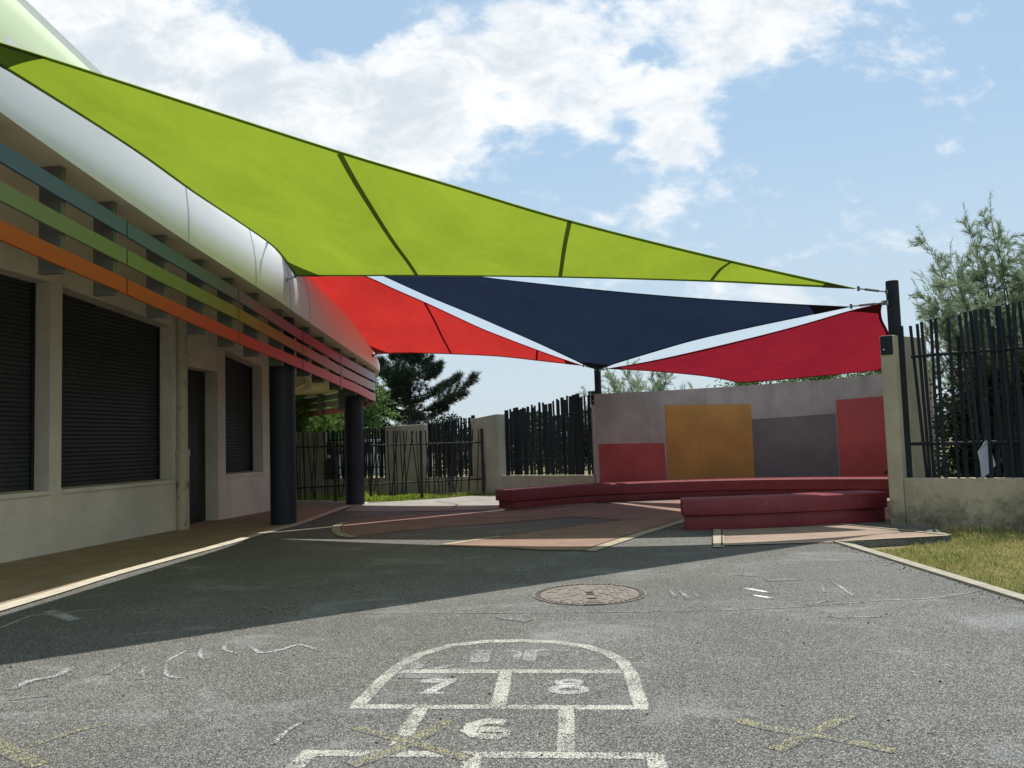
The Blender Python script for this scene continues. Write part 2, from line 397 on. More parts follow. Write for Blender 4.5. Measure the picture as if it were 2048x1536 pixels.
lawn=[tuple(k2),tuple(kfar+kn*.13),(13,6),(8.5,8.8),(5.2,10.55),(tip.x+.1,tip.y+.02)]
lawn=[tuple(k2),tuple(kA+kd*3.2+kn*.13),(7.6,7.6),(7.6,9.0),(5.3,10.75),(4.9,10.9),(tip.x+.03,tip.y-.02)]
tag(blades('grass',lawn,36000,.025,.075,.006,-.08,M['grass']),kind='stuff')
flawn=[tuple(p) for p in Gp([(560,1001),(640,1001),(736,1002),(800,1000),(880,995.5),(960,989)])]+[(-.6,20.4),(-2.2,21.6),(-5,22.8),(-8,23.2),(-7,19.4)]
tag(blades('grass',flawn,9000,.05,.16,.018,-.08,M['grass2'],seed=5),kind='stuff')
weeds=[(4.75,10.75),(9.0,7.9),(9.0,8.05),(4.8,10.95)]

# weeds and grit
def strip_poly(pl,w):
    P=[Vector(p) for p in pl]; L=[];Rr=[]
    for i,p in enumerate(P):
        t=(P[min(i+1,len(P)-1)]-P[max(i-1,0)]).normalized(); n_=Vector((-t.y,t.x))*w/2; L.append(tuple(p+n_)); Rr.append(tuple(p-n_))
    return L+Rr[::-1]
tag(blades('weeds',strip_poly([(4.75,10.72),(4.85,10.62),(5.1,10.5),(6.2,9.75),(7.2,9.05)],.10),700,.05,.16,.010,-.07,M['grass'],seed=9),kind='stuff')
tag(blades('weeds',strip_poly(Gp([(948,991),(975,990.5),(1003,990),(1030,991)]),.10),350,.03,.11,.014,0,M['grass2'],seed=10),kind='stuff')
tag(blades('weeds',strip_poly([tuple(kA+kd*.2+kn*.13),tuple(kfar+kn*.13)],.07),1800,.04,.11,.008,-.07,M['grass'],seed=12),kind='stuff')
gr=MB(); rg=random.Random(40)
for i in range(420):
    x=rg.uniform(-4.2,5.0); y=rg.uniform(2.6,12.5)
    if rg.random()<.5: q=kA+kd*rg.uniform(0,9)-kn*abs(rg.gauss(0,.10)); x,y=q.x,q.y
    sz=rg.uniform(.003,.009); a=rg.uniform(0,3)
    gr.hexa([(x+sz*math.cos(a+k*1.57)*rg.uniform(.7,1.2),y+sz*math.sin(a+k*1.57),.0) for k in range(4)],[(x+sz*.6*math.cos(a+k*1.57),y+sz*.6*math.sin(a+k*1.57),sz*.9) for k in range(4)])
tag(gr.build('grit',M['irond']),kind='stuff')

# painted markings: soft edged strips
ZM=[.0008]
def mark(strokes,name,mat,label,cat,group=None,fx=0,root=None):
    if name.startswith('chalk_scribble') and root is None:
        g0=G(*strokes[0][0][0]); root=empty(name,(g0.x,g0.y,0),label,cat,group)
        for st in strokes: mark([st],'stroke',mat,None,None,None,fx,root)
        return root
    v=[];f=[];a=[]
    for st in strokes:
        pts,w=st[0],st[1]; soft=st[2] if len(st)>2 else .25
        P=[Vector(p) for p in (Gp(pts) if not isinstance(pts[0],Vector) else pts)]
        # densify
        if name=='stroke' and len(P)>2: P=[q.xy for q in spl([(*p,0) for p in P],6)]
        Q=[]
        for p,q in zip(P[:-1],P[1:]):
            n=max(1,int((q-p).length/.05)); Q+=[p.lerp(q,i/n) for i in range(n)]
        Q.append(P[-1]); n=len(Q); z=ZM[0]; ZM[0]+=.00004
        for i,p in enumerate(Q):
            t=(Q[min(i+1,n-1)]-Q[max(i-1,0)]); t=t.normalized() if t.length>0 else Vector((1,0)); s=Vector((-t.y,t.x))
            e=1 if fx==0 else min(1,min(i,n-1-i)/max(1,fx))
            for k,fa in ((-.5,0),(-.5+soft*.5,1),(.5-soft*.5,1),(.5,0)):
                q=p+s*(w*k); v.append((q.x,q.y,z)); a.append(fa*e)
        b=len(v)-4*n
        for i in range(n-1):
            for k in range(3):
                c=b+4*i+k; f.append((c,c+4,c+5,c+1))
    o=mesh_obj(name,v,f,mat,root,attr=a); return tag(o,label,cat,group)
def gx(px,py): return (px,py)
LW=.088
hs=[([(700,1413),(1296,1415)],.075),([(772,1342.5),(1262,1343)],.085)]
hs+=[([(715,1411),(762,1362),(800,1330),(842,1308),(900,1291),(970,1283),(1040,1281),(1110,1284),(1170,1292),(1215,1306),(1245,1324),(1262,1348),(1283,1413)],LW)]
hs+=[([(1012,1342),(997,1413)],LW),([(843,1415),(786,1508)],LW),([(1133,1416),(1131,1508)],LW),([(600,1506),(1316,1512)],.075),([(620,1506),(560,1562)],LW),([(1310,1510),(1326,1570)],LW),([(946,1512),(932,1570)],LW)]
mark(hs,'hopscotch_grid',M['wpaint'],'worn white hopscotch grid painted on asphalt with rounded top end','hopscotch')
seven=[([(842,1361.5),(912,1361.5)],.09),([(902,1362),(880,1372),(856,1385)],.075),([(838,1386),(888,1386)],.03)]
mark(seven,'hopscotch_digit',M['wfaint'],'faded painted 7 in the upper left hopscotch square','painted digit','hopscotch digits')
def ell(cx,cy,rx,ry,n=22,a0=0,a1=6.283): return [(cx+rx*math.cos(a0+(a1-a0)*i/n),cy+ry*math.sin(a0+(a1-a0)*i/n)) for i in range(n+1)]
mark([(ell(1138,1364.5,22,4.2),.055),(ell(1138,1379,31,6.5),.065)],'hopscotch_digit',M['wfaint'],'faded painted 8 in the upper right hopscotch square','painted digit','hopscotch digits')
mark([(ell(978,1466,32,7.5),.075),([(1010,1445),(975,1442),(946,1450),(936,1466)],.085)],'hopscotch_digit',M['wpaint'],'smudged white painted 6 in the single hopscotch square','painted digit','hopscotch digits')
M['wvf']=m_paint('ghost_white_paint',(.50,.50,.47),.42,lo=.22)
dome=[([(950,1302),(982,1302)],.05),([(963,1305),(958,1325)],.14),([(1010,1302),(1040,1303),(1032,1318)],.05),([(1050,1301),(1100,1301)],.05),([(1062,1303),(1058,1322)],.09),([(1115,1302),(1152,1302),(1145,1312)],.05),([(836,1324),(832,1338)],.09),([(870,1338),(910,1330)],.05)]
mark(dome,'painted_word',M['wvf'],'nearly worn away white lettering inside the rounded hopscotch end','painted word')
# yellow crosses, chalk
mark([([(-30,1478),(85,1530)],.10,.5)],'paint_streak',M['ychalk'],'thick yellow paint streak at the near left corner of the asphalt','paint mark')
mark([([(60,1492),(150,1462),(212,1447)],.06,.6)],'paint_streak',M['ychalk'],'long faint yellow paint line rising towards the left shade edge','paint mark')
mark([([(1548,1500),(1622,1464),(1706,1426)],.085,.6),([(1474,1440),(1540,1456),(1660,1474),(1790,1502)],.08,.6)],'paint_cross',M['ychalk'],'faint yellow cross painted on asphalt right of the hopscotch','paint mark')
mark([([(700,1530),(800,1495),(900,1440)],.09,.6),([(712,1455),(800,1478),(940,1518)],.07,.6)],'paint_cross',M['ychalk'],'faint yellow cross painted over the left leg of the hopscotch','paint mark')
mark([([(96,1222),(150,1240)],.16,.6),([(-10,1260),(60,1232),(203,1218)],.05,.6)],'chalk_cross',M['wfaint'],'pale chalk cross in the shade near the left kerb strip','chalk mark')
mark([([(480,1234),(600,1209)],.05,.6),([(498,1209),(592,1228)],.05,.6)],'chalk_cross',M['ychalk'],'thin dull yellow cross in the shaded asphalt','chalk mark')
mark([([(1482,1175),(1548,1187)],.06,.4)],'chalk_stroke',M['chalkb'],'upper bright white chalk stroke on sunlit asphalt','chalk mark',fx=2)
mark([([(1498,1189),(1552,1198)],.05,.4)],'chalk_stroke',M['chalkb'],'lower bright white chalk stroke on sunlit asphalt','chalk mark',fx=2)
sc_l=[([(330,1326),(352,1312),(385,1295)],.03,.6),([(332,1326),(334,1350),(362,1357)],.03,.6),([(405,1293),(400,1310),(410,1320)],.03,.6),([(455,1285),(450,1300),(480,1308)],.035,.6),
      ([(500,1290),(520,1305),(560,1300),(600,1290),(640,1302)],.04,.6),([(20,1380),(60,1362),(110,1352),(150,1332)],.08,.9),([(20,1400),(105,1390)],.03,.6),([(545,1490),(575,1462),(615,1438)],.035,.6),([(210,1350),(250,1322)],.04,.6),([(280,1360),(290,1330)],.05,.8)]
mark(sc_l,'chalk_scribble',M['chalk'],'loose white chalk scribbles on sunlit asphalt left of the hopscotch','chalk mark',fx=4)
sc_r=[([(1610,1211),(1658,1202)],.03,.6),([(1620,1213),(1770,1201),(1860,1197),(1965,1182)],.022,.6),([(1690,1235),(1765,1233)],.05,.7),([(1655,1232),(1692,1238)],.03,.7),([(1530,1161),(1600,1158)],.12,.95),
      ([(1475,1150),(1515,1153)],.04,.7),([(1640,1165),(1650,1185)],.03,.7),([(1660,1160),(1690,1180),(1710,1195)],.03,.7),([(1340,1180),(1350,1195)],.05,.8),([(1360,1180),(1376,1198)],.05,.8),([(1385,1182),(1400,1196)],.04,.8),([(1000,1234),(1060,1242)],.12,.9),([(700,1228),(1060,1226),(1400,1222),(1620,1214)],.015,.8),([(860,1356),(800,1356)],.04,.9),([(1855,1466),(1868,1468)],.015,.5)]
mark(sc_r,'chalk_scribble',M['chalk'],'thin white chalk lines and smudges on sunlit asphalt near the lawn kerb','chalk mark',fx=4)

# manhole
mc=(G(1070,1188)+G(1289,1188))/2; mc=G(1179,1188.5); rr=(G(1289,1188.5)-G(1070,1188.5)).length/2
mh=empty('manhole_cover',(mc.x,mc.y,0),'round rusty cast iron manhole cover set in the asphalt','manhole cover')
def ring(c,r0,r1,z0,z1,n=64):
    b=MB(); 
    for i in range(n):
        a=2*math.pi*i/n; e=2*math.pi*(i+1)/n
        p=[(c[0]+r*math.cos(t),c[1]+r*math.sin(t)) for r,t in((r0,a),(r1,a),(r1,e),(r0,e))]
        b.hexa([(x,y,z0) for x,y in p],[(x,y,z1) for x,y in p])
    return b
b=ring(mc,rr*1.0,rr*1.035,-.01,.008); 
for i in range(56):
    a=2*math.pi*i/56; b.box((mc.x+math.cos(a)*rr*.955,mc.y+math.sin(a)*rr*.955,.004),(rr*.085,.020,.012),a)
b.build('frame',M['iron'],mh)
MB().cyl((mc.x,mc.y),rr*.995,-.01,.0032,64).build('gap',M['irond'],mh)
b=MB(); b.cyl((mc.x,mc.y),rr*.90,-.01,.0060,64).build('lid',M['iron'],mh)
b=MB()
for i in range(-8,9):
    x=i*rr*.105; hl=math.sqrt(max(0,(rr*.84)**2-x*x)); y=-hl
    if abs(i)==0: continue
    step=.155; r2=random.Random(i)
    y0=-hl+ (0 if i%2 else .07)
    while y0<hl-.05:
        y1=min(hl,y0+step*1.6); 
        b.box((mc.x+x,mc.y+(y0+y1)/2,.0075),(rr*.085,(y1-y0)-.022,.005)); y0=y1
b.build('tread_pads',M['iron'],mh)
b=MB(); b.box((mc.x,mc.y-rr*.87,.0095),(.16,.14,.006)); b.build('hinge',M['iron'],mh)
for y_,w_,d_,z_ in ((-.93,.14,.018,.0135),(-.80,.10,.016,.0135),(-.5,.09,.03,.0105),(.1,.07,.04,.0105),(-.1,.07,.03,.0105)):
    MB().box((mc.x,mc.y+rr*y_,z_),(w_,d_,.003)).build('slot',M['irond'],mh)

# ------------------------------------------------------------------ building
fc=[(-4.62,-4),(-4.55,1),(-4.38,4.5),(-4.22,6.8),(-4.05,8.6),(-3.88,10.2),(-3.60,12.5),(-3.46,13.6),(-3.20,15.5),(-3.03,16.9),(-2.95,18.1),(-3.10,19.05),(-3.42,20.5),(-4.3,23),(-5.9,26.2),(-8.5,29.3),(-12,32)]
fc=[tuple(p.xy) for p in spl([(*p,0) for p in fc],6)]
def offs(pl,d):
    out=[]
    for i,p in enumerate(pl):
        a=Vector(pl[max(i-1,0)]); b=Vector(pl[min(i+1,len(pl)-1)]); t=(b-a).normalized(); n=Vector((-t.y,t.x)); q=Vector(p)+n*d; out.append((q.x,q.y))
    return out
bl=empty('school_building',(-7,10,0),'single storey school building with white curved fascia, coloured sunshade slats and dark roller shutters','building')
fz=[(1,4.75),(4.5,4.38),(6.8,4.13),(8.6,3.93),(10.2,3.77),(12.5,3.55),(15.9,3.12),(18,2.91),(20,2.90),(24,2.92),(40,2.95)]
fh=[(0,1.5),(7,1.45),(9,1.40),(12,1.15),(14,1.10),(15.9,1.0),(17.2,.78),(18,.50),(24,.40),(40,.4)]
prof=[(0,0),(-.012,.08),(-.008,.28),(.035,.5),(.12,.72),(.25,.88),(.42,.97),(.62,1.0)]
rings=[]
for u,w in prof:
    ol=offs(fc,u*.75); rings.append([(x,y,lerp_tab(fz,c[1])+w*lerp_tab(fh,c[1])) for (x,y),c in zip(ol,fc)])
# panels of the fascia with thin seams
v=[];f=[];nn=len(fc)
for r_ in rings: v+=r_
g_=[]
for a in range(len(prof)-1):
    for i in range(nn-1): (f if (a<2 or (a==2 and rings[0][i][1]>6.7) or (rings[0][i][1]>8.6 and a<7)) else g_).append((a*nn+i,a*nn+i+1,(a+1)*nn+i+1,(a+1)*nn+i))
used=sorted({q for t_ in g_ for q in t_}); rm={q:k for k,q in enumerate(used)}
uf=mesh_obj('bounce_tinted_fascia',[v[q] for q in used],[tuple(rm[q] for q in t_) for t_ in g_],M['pale'],bl,smooth=True); uf['label']='upper band of the white curved fascia with green sail bounce painted into its colour'  # near upper rings of the white fascia, sail bounce put into their colour
fa=mesh_obj('fascia',v,f,M['white'],bl,smooth=True)
b=MB()
def fsec(px):
    p=hit(px,600,fc); best=min(range(nn),key=lambda i:(fc[i][0]-p.x)**2+(fc[i][1]-p.y)**2); return best
for px in (382,520,618,577):
    i=fsec(px); pts=[Vector(r_[i])+Vector((.006,0,0)) for r_ in rings[:6]]
    b=MB(); b.tube(pts,.0035,5); b.build('panel_seam',M['pier_g'],bl)
cap=[Vector(p)+Vector((.02,0,.03)) for p in rings[-1]]
b=MB()
for a,c in zip(cap[:-1],cap[1:]):
    pass
v=[];f=[]
for p in cap: v+=[p+Vector((.10,0,-.10)),p+Vector((.10,0,.05)),p+Vector((-.12,0,.05)),p+Vector((-.12,0,-.10))]
for i in range(len(cap)-1):
    for k in range(4): f.append((4*i+k,4*i+4+k,4*i+4+(k+1)%4,4*i+(k+1)%4))
mesh_obj('parapet_cap',v,f,M['white'],bl)
# roof slab
v=[];f=[]
for p in rings[-1]: v+=[(p[0]-.03,p[1],p[2]-.02),(-16,p[1],p[2]-.02)]
for i in range(nn-1): f.append((2*i,2*i+1,2*i+3,2*i+2))
mesh_obj('roof',v,f,M['white'],bl)
# soffit
v=[];f=[]
for c in fc: z=lerp_tab(fz,c[1]); v+=[(c[0],c[1],z+.004),(c[0]-.14,c[1],z+.005),(-16,c[1],z+.10)]
for i in range(nn-1):
    for k in range(2): f.append((3*i+k,3*i+3+k,3*i+4+k,3*i+1+k))
mesh_obj('soffit',v,f,M['soffit'],bl)
# slats
sl=offs(fc,.10); 
def zprof(tab): # list of (px, py_bottom) -> [(Y,z)]
    o=[]
    for px,py in tab:
        p=hit(px,py,sl); o.append((p.y,p.z))
    return o
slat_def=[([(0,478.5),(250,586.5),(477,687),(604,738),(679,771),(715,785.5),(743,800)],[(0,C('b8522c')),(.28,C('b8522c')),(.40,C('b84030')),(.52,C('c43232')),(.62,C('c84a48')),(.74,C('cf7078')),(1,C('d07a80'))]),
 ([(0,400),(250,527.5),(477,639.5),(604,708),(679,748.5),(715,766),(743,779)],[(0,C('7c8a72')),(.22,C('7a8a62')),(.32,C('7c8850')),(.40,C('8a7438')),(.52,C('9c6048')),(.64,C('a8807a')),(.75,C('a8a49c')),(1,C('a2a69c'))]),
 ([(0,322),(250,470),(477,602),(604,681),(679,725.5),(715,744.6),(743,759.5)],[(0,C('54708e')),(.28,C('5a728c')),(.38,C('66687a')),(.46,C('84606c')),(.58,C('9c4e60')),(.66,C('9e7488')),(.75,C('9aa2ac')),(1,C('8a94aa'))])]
slz=[]
for k,(tab,ramp) in enumerate(slat_def):
    zt=zprof(tab); 
    zt=zt+[(zt[-1][0]+3,zt[-1][1]+.02),(40,zt[-1][1]+.10)]; slz.append(zt)
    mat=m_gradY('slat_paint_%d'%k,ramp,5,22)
    inner=offs(fc,.13); v=[];f=[]; hgt=.168
    for a,c in zip(sl,inner):
        z=lerp_tab(zt,a[1]); v+=[(a[0],a[1],z),(a[0],a[1],z+hgt),(c[0],c[1],z+hgt),(c[0],c[1],z)]
    f=[]
    for i in range(nn-1):
        for q in range(4): f.append((4*i+q,4*i+4+q,4*i+4+(q+1)%4,4*i+(q+1)%4))
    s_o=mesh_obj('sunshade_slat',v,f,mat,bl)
    lab=['orange to pink lowest sunshade slat','green to grey middle sunshade slat','blue to lilac upper sunshade slat'][k]; s_o['label']=lab
    b=MB()
    for px in (254,477,604,679):
        p=hit(px,600,sl); z=lerp_tab(zt,p.y); i=min(range(nn),key=lambda i:abs(sl[i][1]-p.y))
        b.box((p.x+.001,p.y,z+hgt/2),(.006,.010,hgt-.004))
        b.build('slat_joint',M['joint'],s_o); b=MB()
# ribs behind slats
acc=0; rib_at=[]
for i in range(1,nn):
    seg=math.dist(fc[i],fc[i-1]); acc+=seg
    if acc>.9: acc-=.9; rib_at.append(i)
o1=offs(fc,.135); o2=offs(fc,.36)
for i in rib_at:
    if fc[i][1]<4.5 or (i>62 and i%2): continue
    a=Vector((*o1[i],0)); c=Vector((*o2[i],0)); t=Vector((c.x-a.x,c.y-a.y,0)).normalized(); s=Vector((-t.y,t.x,0))*.035
    zb=lerp_tab(slz[0],fc[i][1])-(.05 if i<62 else -.03); zt=lerp_tab(fz,fc[i][1])+.0
    b=MB(); b.hexa([Vector((q.x,q.y,zb)) for q in (a-s,c-s,c+s,a+s)],[Vector((q.x,q.y,zt)) for q in (a-s,c-s,c+s,a+s)]); b.build('slat_bracket',M['rib'],bl)
# wall with openings
wb=[(0,1128),(120,1105),(345,1062),(440,1040.5),(560,1018.5)]
base=[G(x,y).xy for x,y in wb]
e0=(base[0]-base[1]).normalized(); base=[base[0]+e0*14]+base
wpl=[(p.x,p.y) for p in base]
def W(px): 
    p=hit(px,1000,wpl); return Vector((p.x,p.y))
ztab=[(5,3.6),(10.3,3.5),(12.8,3.28),(15,3.08),(16.6,2.85)]
first=base[0]
cols=[(None,first)]+[(px,W(px)) for px in (-330,-140,98,122,345,376,437,452,527,552)]
opn={1:('w',.80),3:None,4:('w',.80),5:None,6:('d',0),7:None,8:('w',.77)}
# segments between cols i and i+1: 0: solid,1:(-330..-140)?; handle explicitly
segs=[(0,1,'s'),(1,2,'s'),(2,3,'w'),(3,4,'s'),(4,5,'w'),(5,6,'s'),(6,7,'d'),(7,8,'s'),(8,9,'w'),(9,10,'s')]
wall=MB(); DEP=.27
win=[]
for a,c,t in segs:
    p=cols[a][1]; q=cols[c][1]; T=(q-p).normalized(); N=Vector((T.y,-T.x)); 
    if N.x<0: N=-N
    top=4.6
    def quad(z00,z01,z10,z11): wall.add([(p.x,p.y,z00),(q.x,q.y,z10),(q.x,q.y,z11),(p.x,p.y,z01)],[(0,1,2,3)])
    if t=='s': quad(-.05,top,-.05,top)
    else:
        zb=.79 if t=='w' else 0; 
        if t=='w': zt0=lerp_tab(ztab,p.y); zt1=lerp_tab(ztab,q.y)
        else: zt0=zt1=2.66
        if zb: quad(-.05,zb,-.05,zb)
        quad(zt0,top,zt1,top)
        pi=p-N*DEP; qi=q-N*DEP
        wall.add([(p.x,p.y,zb),(pi.x,pi.y,zb),(pi.x,pi.y,zt0),(p.x,p.y,zt0)],[(0,1,2,3)])
        wall.add([(q.x,q.y,zb),(qi.x,qi.y,zb),(qi.x,qi.y,zt1),(q.x,q.y,zt1)],[(3,2,1,0)])
        wall.add([(p.x,p.y,zt0),(q.x,q.y,zt1),(qi.x,qi.y,zt1),(pi.x,pi.y,zt0)],[(0,1,2,3)])
        if t=='w': wall.add([(p.x,p.y,zb),(q.x,q.y,zb),(qi.x,qi.y,zb),(pi.x,pi.y,zb)],[(3,2,1,0)])
        win.append((t,p,q,pi,qi,zb,zt0,zt1,T,N))
p=cols[-1][1]; wall.add([(p.x,p.y,-.05),(p.x-9,p.y+3.0,-.05),(p.x-9,p.y+3.0,4.6),(p.x,p.y,4.6)],[(0,1,2,3)])
wall.build('wall',M['render'],bl)
for t,p,q,pi,qi,zb,zt0,zt1,T,N in win:
    if t=='w':
        b=MB(); zz=zb+.035; n_=0
        step=.058
        while zz<max(zt0,zt1)-.01:
            z2=zz+step; zz_=min(z2,max(zt0,zt1))
            # convex lath
            o0=-.018; o1_=.010
            A=pi+N*(.02); B=qi+N*(.02)
            b.add([(A.x,A.y,zz),(B.x,B.y,zz),(B.x+N.x*.012,B.y+N.y*.012,zz+step*.25),(A.x+N.x*.012,A.y+N.y*.012,zz+step*.25),
                   (A.x+N.x*.012,A.y+N.y*.012,zz+step*.7),(B.x+N.x*.012,B.y+N.y*.012,zz+step*.7),(B.x,B.y,zz+step*.95),(A.x,A.y,zz+step*.95)],[(0,1,2,3),(3,2,5,4),(4,5,6,7)])
            zz=z2
        sh=b.build('roller_shutter',M['shutter'],bl)
        b=MB(); b.hexa([(pi.x,pi.y,zb),(qi.x,qi.y,zb),(qi.x+N.x*.012,qi.y+N.y*.012,zb),(pi.x+N.x*.012,pi.y+N.y*.012,zb)],[(pi.x,pi.y,zt0+.02),(qi.x,qi.y,zt1+.02),(qi.x+N.x*.012,qi.y+N.y*.012,zt1+.02),(pi.x+N.x*.012,pi.y+N.y*.012,zt0+.02)]); b.build('backing',M['shutter'],sh)
        for e_,sg in ((pi,1),(qi,-1)):
            g_0=Vector((e_.x,e_.y))+T*.03*sg+N*.03
            b=MB(); b.hexa([(g_0.x+T.x*a_+N.x*c_,g_0.y+T.y*a_+N.y*c_,zb+.03) for a_,c_ in ((-.025,-.02),(.025,-.02),(.025,.025),(-.025,.025))],[(g_0.x+T.x*a_+N.x*c_,g_0.y+T.y*a_+N.y*c_,min(zt0,zt1)-.005) for a_,c_ in ((-.025,-.02),(.025,-.02),(.025,.025),(-.025,.025))]); b.build('guide_rail',M['metal'],bl)
        s0=p-T*.0+N*.035; s1=q+N*.035
        b=MB(); b.hexa([(pi.x,pi.y,zb-.02),(qi.x,qi.y,zb-.02),(s1.x,s1.y,zb-.035),(s0.x,s0.y,zb-.035)],[(pi.x,pi.y,zb+.03),(qi.x,qi.y,zb+.03),(s1.x,s1.y,zb+.015),(s0.x,s0.y,zb+.015)]); b.build('window_sill',M['render'],bl)
    else:
        b=MB(); A=pi+N*.03; B=qi+N*.03; b.hexa([(pi.x,pi.y,0),(qi.x,qi.y,0),(B.x,B.y,0),(A.x,A.y,0)],[(pi.x,pi.y,zt0),(qi.x,qi.y,zt0),(B.x,B.y,zt0),(A.x,A.y,zt0)]); dr=b.build('door',M['door'],bl)
        hp=pi.lerp(qi,.15)+N*.07; b=MB(); b.tube([(hp.x,hp.y,1.02),(hp.x+T.x*.12,hp.y+T.y*.12,1.02)],.011,8); b.tube([(hp.x,hp.y,1.02),(hp.x-N.x*.045,hp.y-N.y*.045,1.02)],.011,8); b.build('handle',M['steel'],dr)
# downpipe
pp=G(360,1060).xy; pw=W(358); T=(W(376)-W(345)).normalized(); pp=pw+Vector((.07,-.03))
b=MB(); b.cyl(pp,.105,0,1.22,24); b.cyl(pp,.085,1.22,3.9,24); dp=b.build('downpipe',M['pipe'],bl,auto=.6)
b=MB(); b.cyl(pp,.118,1.16,1.28,24); b.box((pp.x-.06,pp.y-.0,1.22),(.2,.24,.03)); b.build('pipe_collar',M['pipe'],dp,auto=.6)
# columns
for (x0,x1,yb) in ((545,590,1053),(694,727,1013.5)):
    c=G((x0+x1)/2,yb); wdt=(G(x1,yb)-G(x0,yb)).length; r=wdt/2; cx,cy=c.x,{545:13.66,694:17.66}[x0]
    cc=Vector((c.x*(cy/c.y),cy))
    b=MB(); b.cyl(cc,r*1.02,0,lerp_tab(fz,cy)+.02,40); b.build('column',M['navycol'],bl,auto=.6)
# inner beam under canopy
b=MB(); pts=[(p[0],p[1],lerp_tab(fz,p[1])-.10) for p in offs(fc,1.6)[50:]]
b.tube(pts,.05,6); b.build('soffit_trim',M['soffit'],bl)
# far slats seen under the canopy use the same curve (already built)

# ------------------------------------------------------------------ posts
def post(px,py,Y,r,ztop,label,plate_dir,zb):
    c=V(px,py,Y); o=empty('shade_post',(c.x,c.y,0),label,'post','posts holding the shade sails')
    b=MB(); b.cyl(c,r,zb,ztop,32); b.build('shaft',M['metal'],o,auto=.6)
    b=MB(); b.cyl(c,r*.98,ztop,ztop+.012,32); b.build('cap',M['metal'],o)
    return o,c
zt=V(1785,564,11.02).z
po,pc=post(1786,600,11.02,.082,zt,'thick dark post rising behind the near right concrete pier',None,0)
zt2=V(1195,735,17.35).z
p2,p2c=post(1195.5,760,17.5,.072,zt2+.02,'slim dark post at the left end of the mural wall',None,0)

# ------------------------------------------------------------------ sails
def edge(pl,Y0,Y1,bow=0,n=40):
    """pixel polyline -> smooth 3D edge, depth interpolated in 1/Y, with an inward bow in depth"""
    P=spl([(x,y,0) for x,y in pl],10); L=[0]
    for a,b in zip(P[:-1],P[1:]): L.append(L[-1]+(b-a).length)
    out=[]
    for i in range(n+1):
        s=L[-1]*i/n; j=max(k for k in range(len(L)) if L[k]<=s+1e-9); j=min(j,len(P)-2)
        t=(s-L[j])/max(1e-9,(L[j+1]-L[j])); p=P[j].lerp(P[j+1],t); u=i/n
        y=1/((1-u)/Y0+u/Y1)
        # arc fraction in 3D for bow
        out.append(V(p.x,p.y,y+bow*4*u*(1-u)))
    return out
def resample(P,n):
    L=[0]
    for a,b in zip(P[:-1],P[1:]): L.append(L[-1]+(b-a).length)
    o=[]
    for i in range(n+1):
        s=L[-1]*i/n; j=max(k for k in range(len(L)) if L[k]<=s+1e-9); j=min(j,len(P)-2)
        o.append(P[j].lerp(P[j+1],(s-L[j])/max(1e-9,L[j+1]-L[j])))
    return o
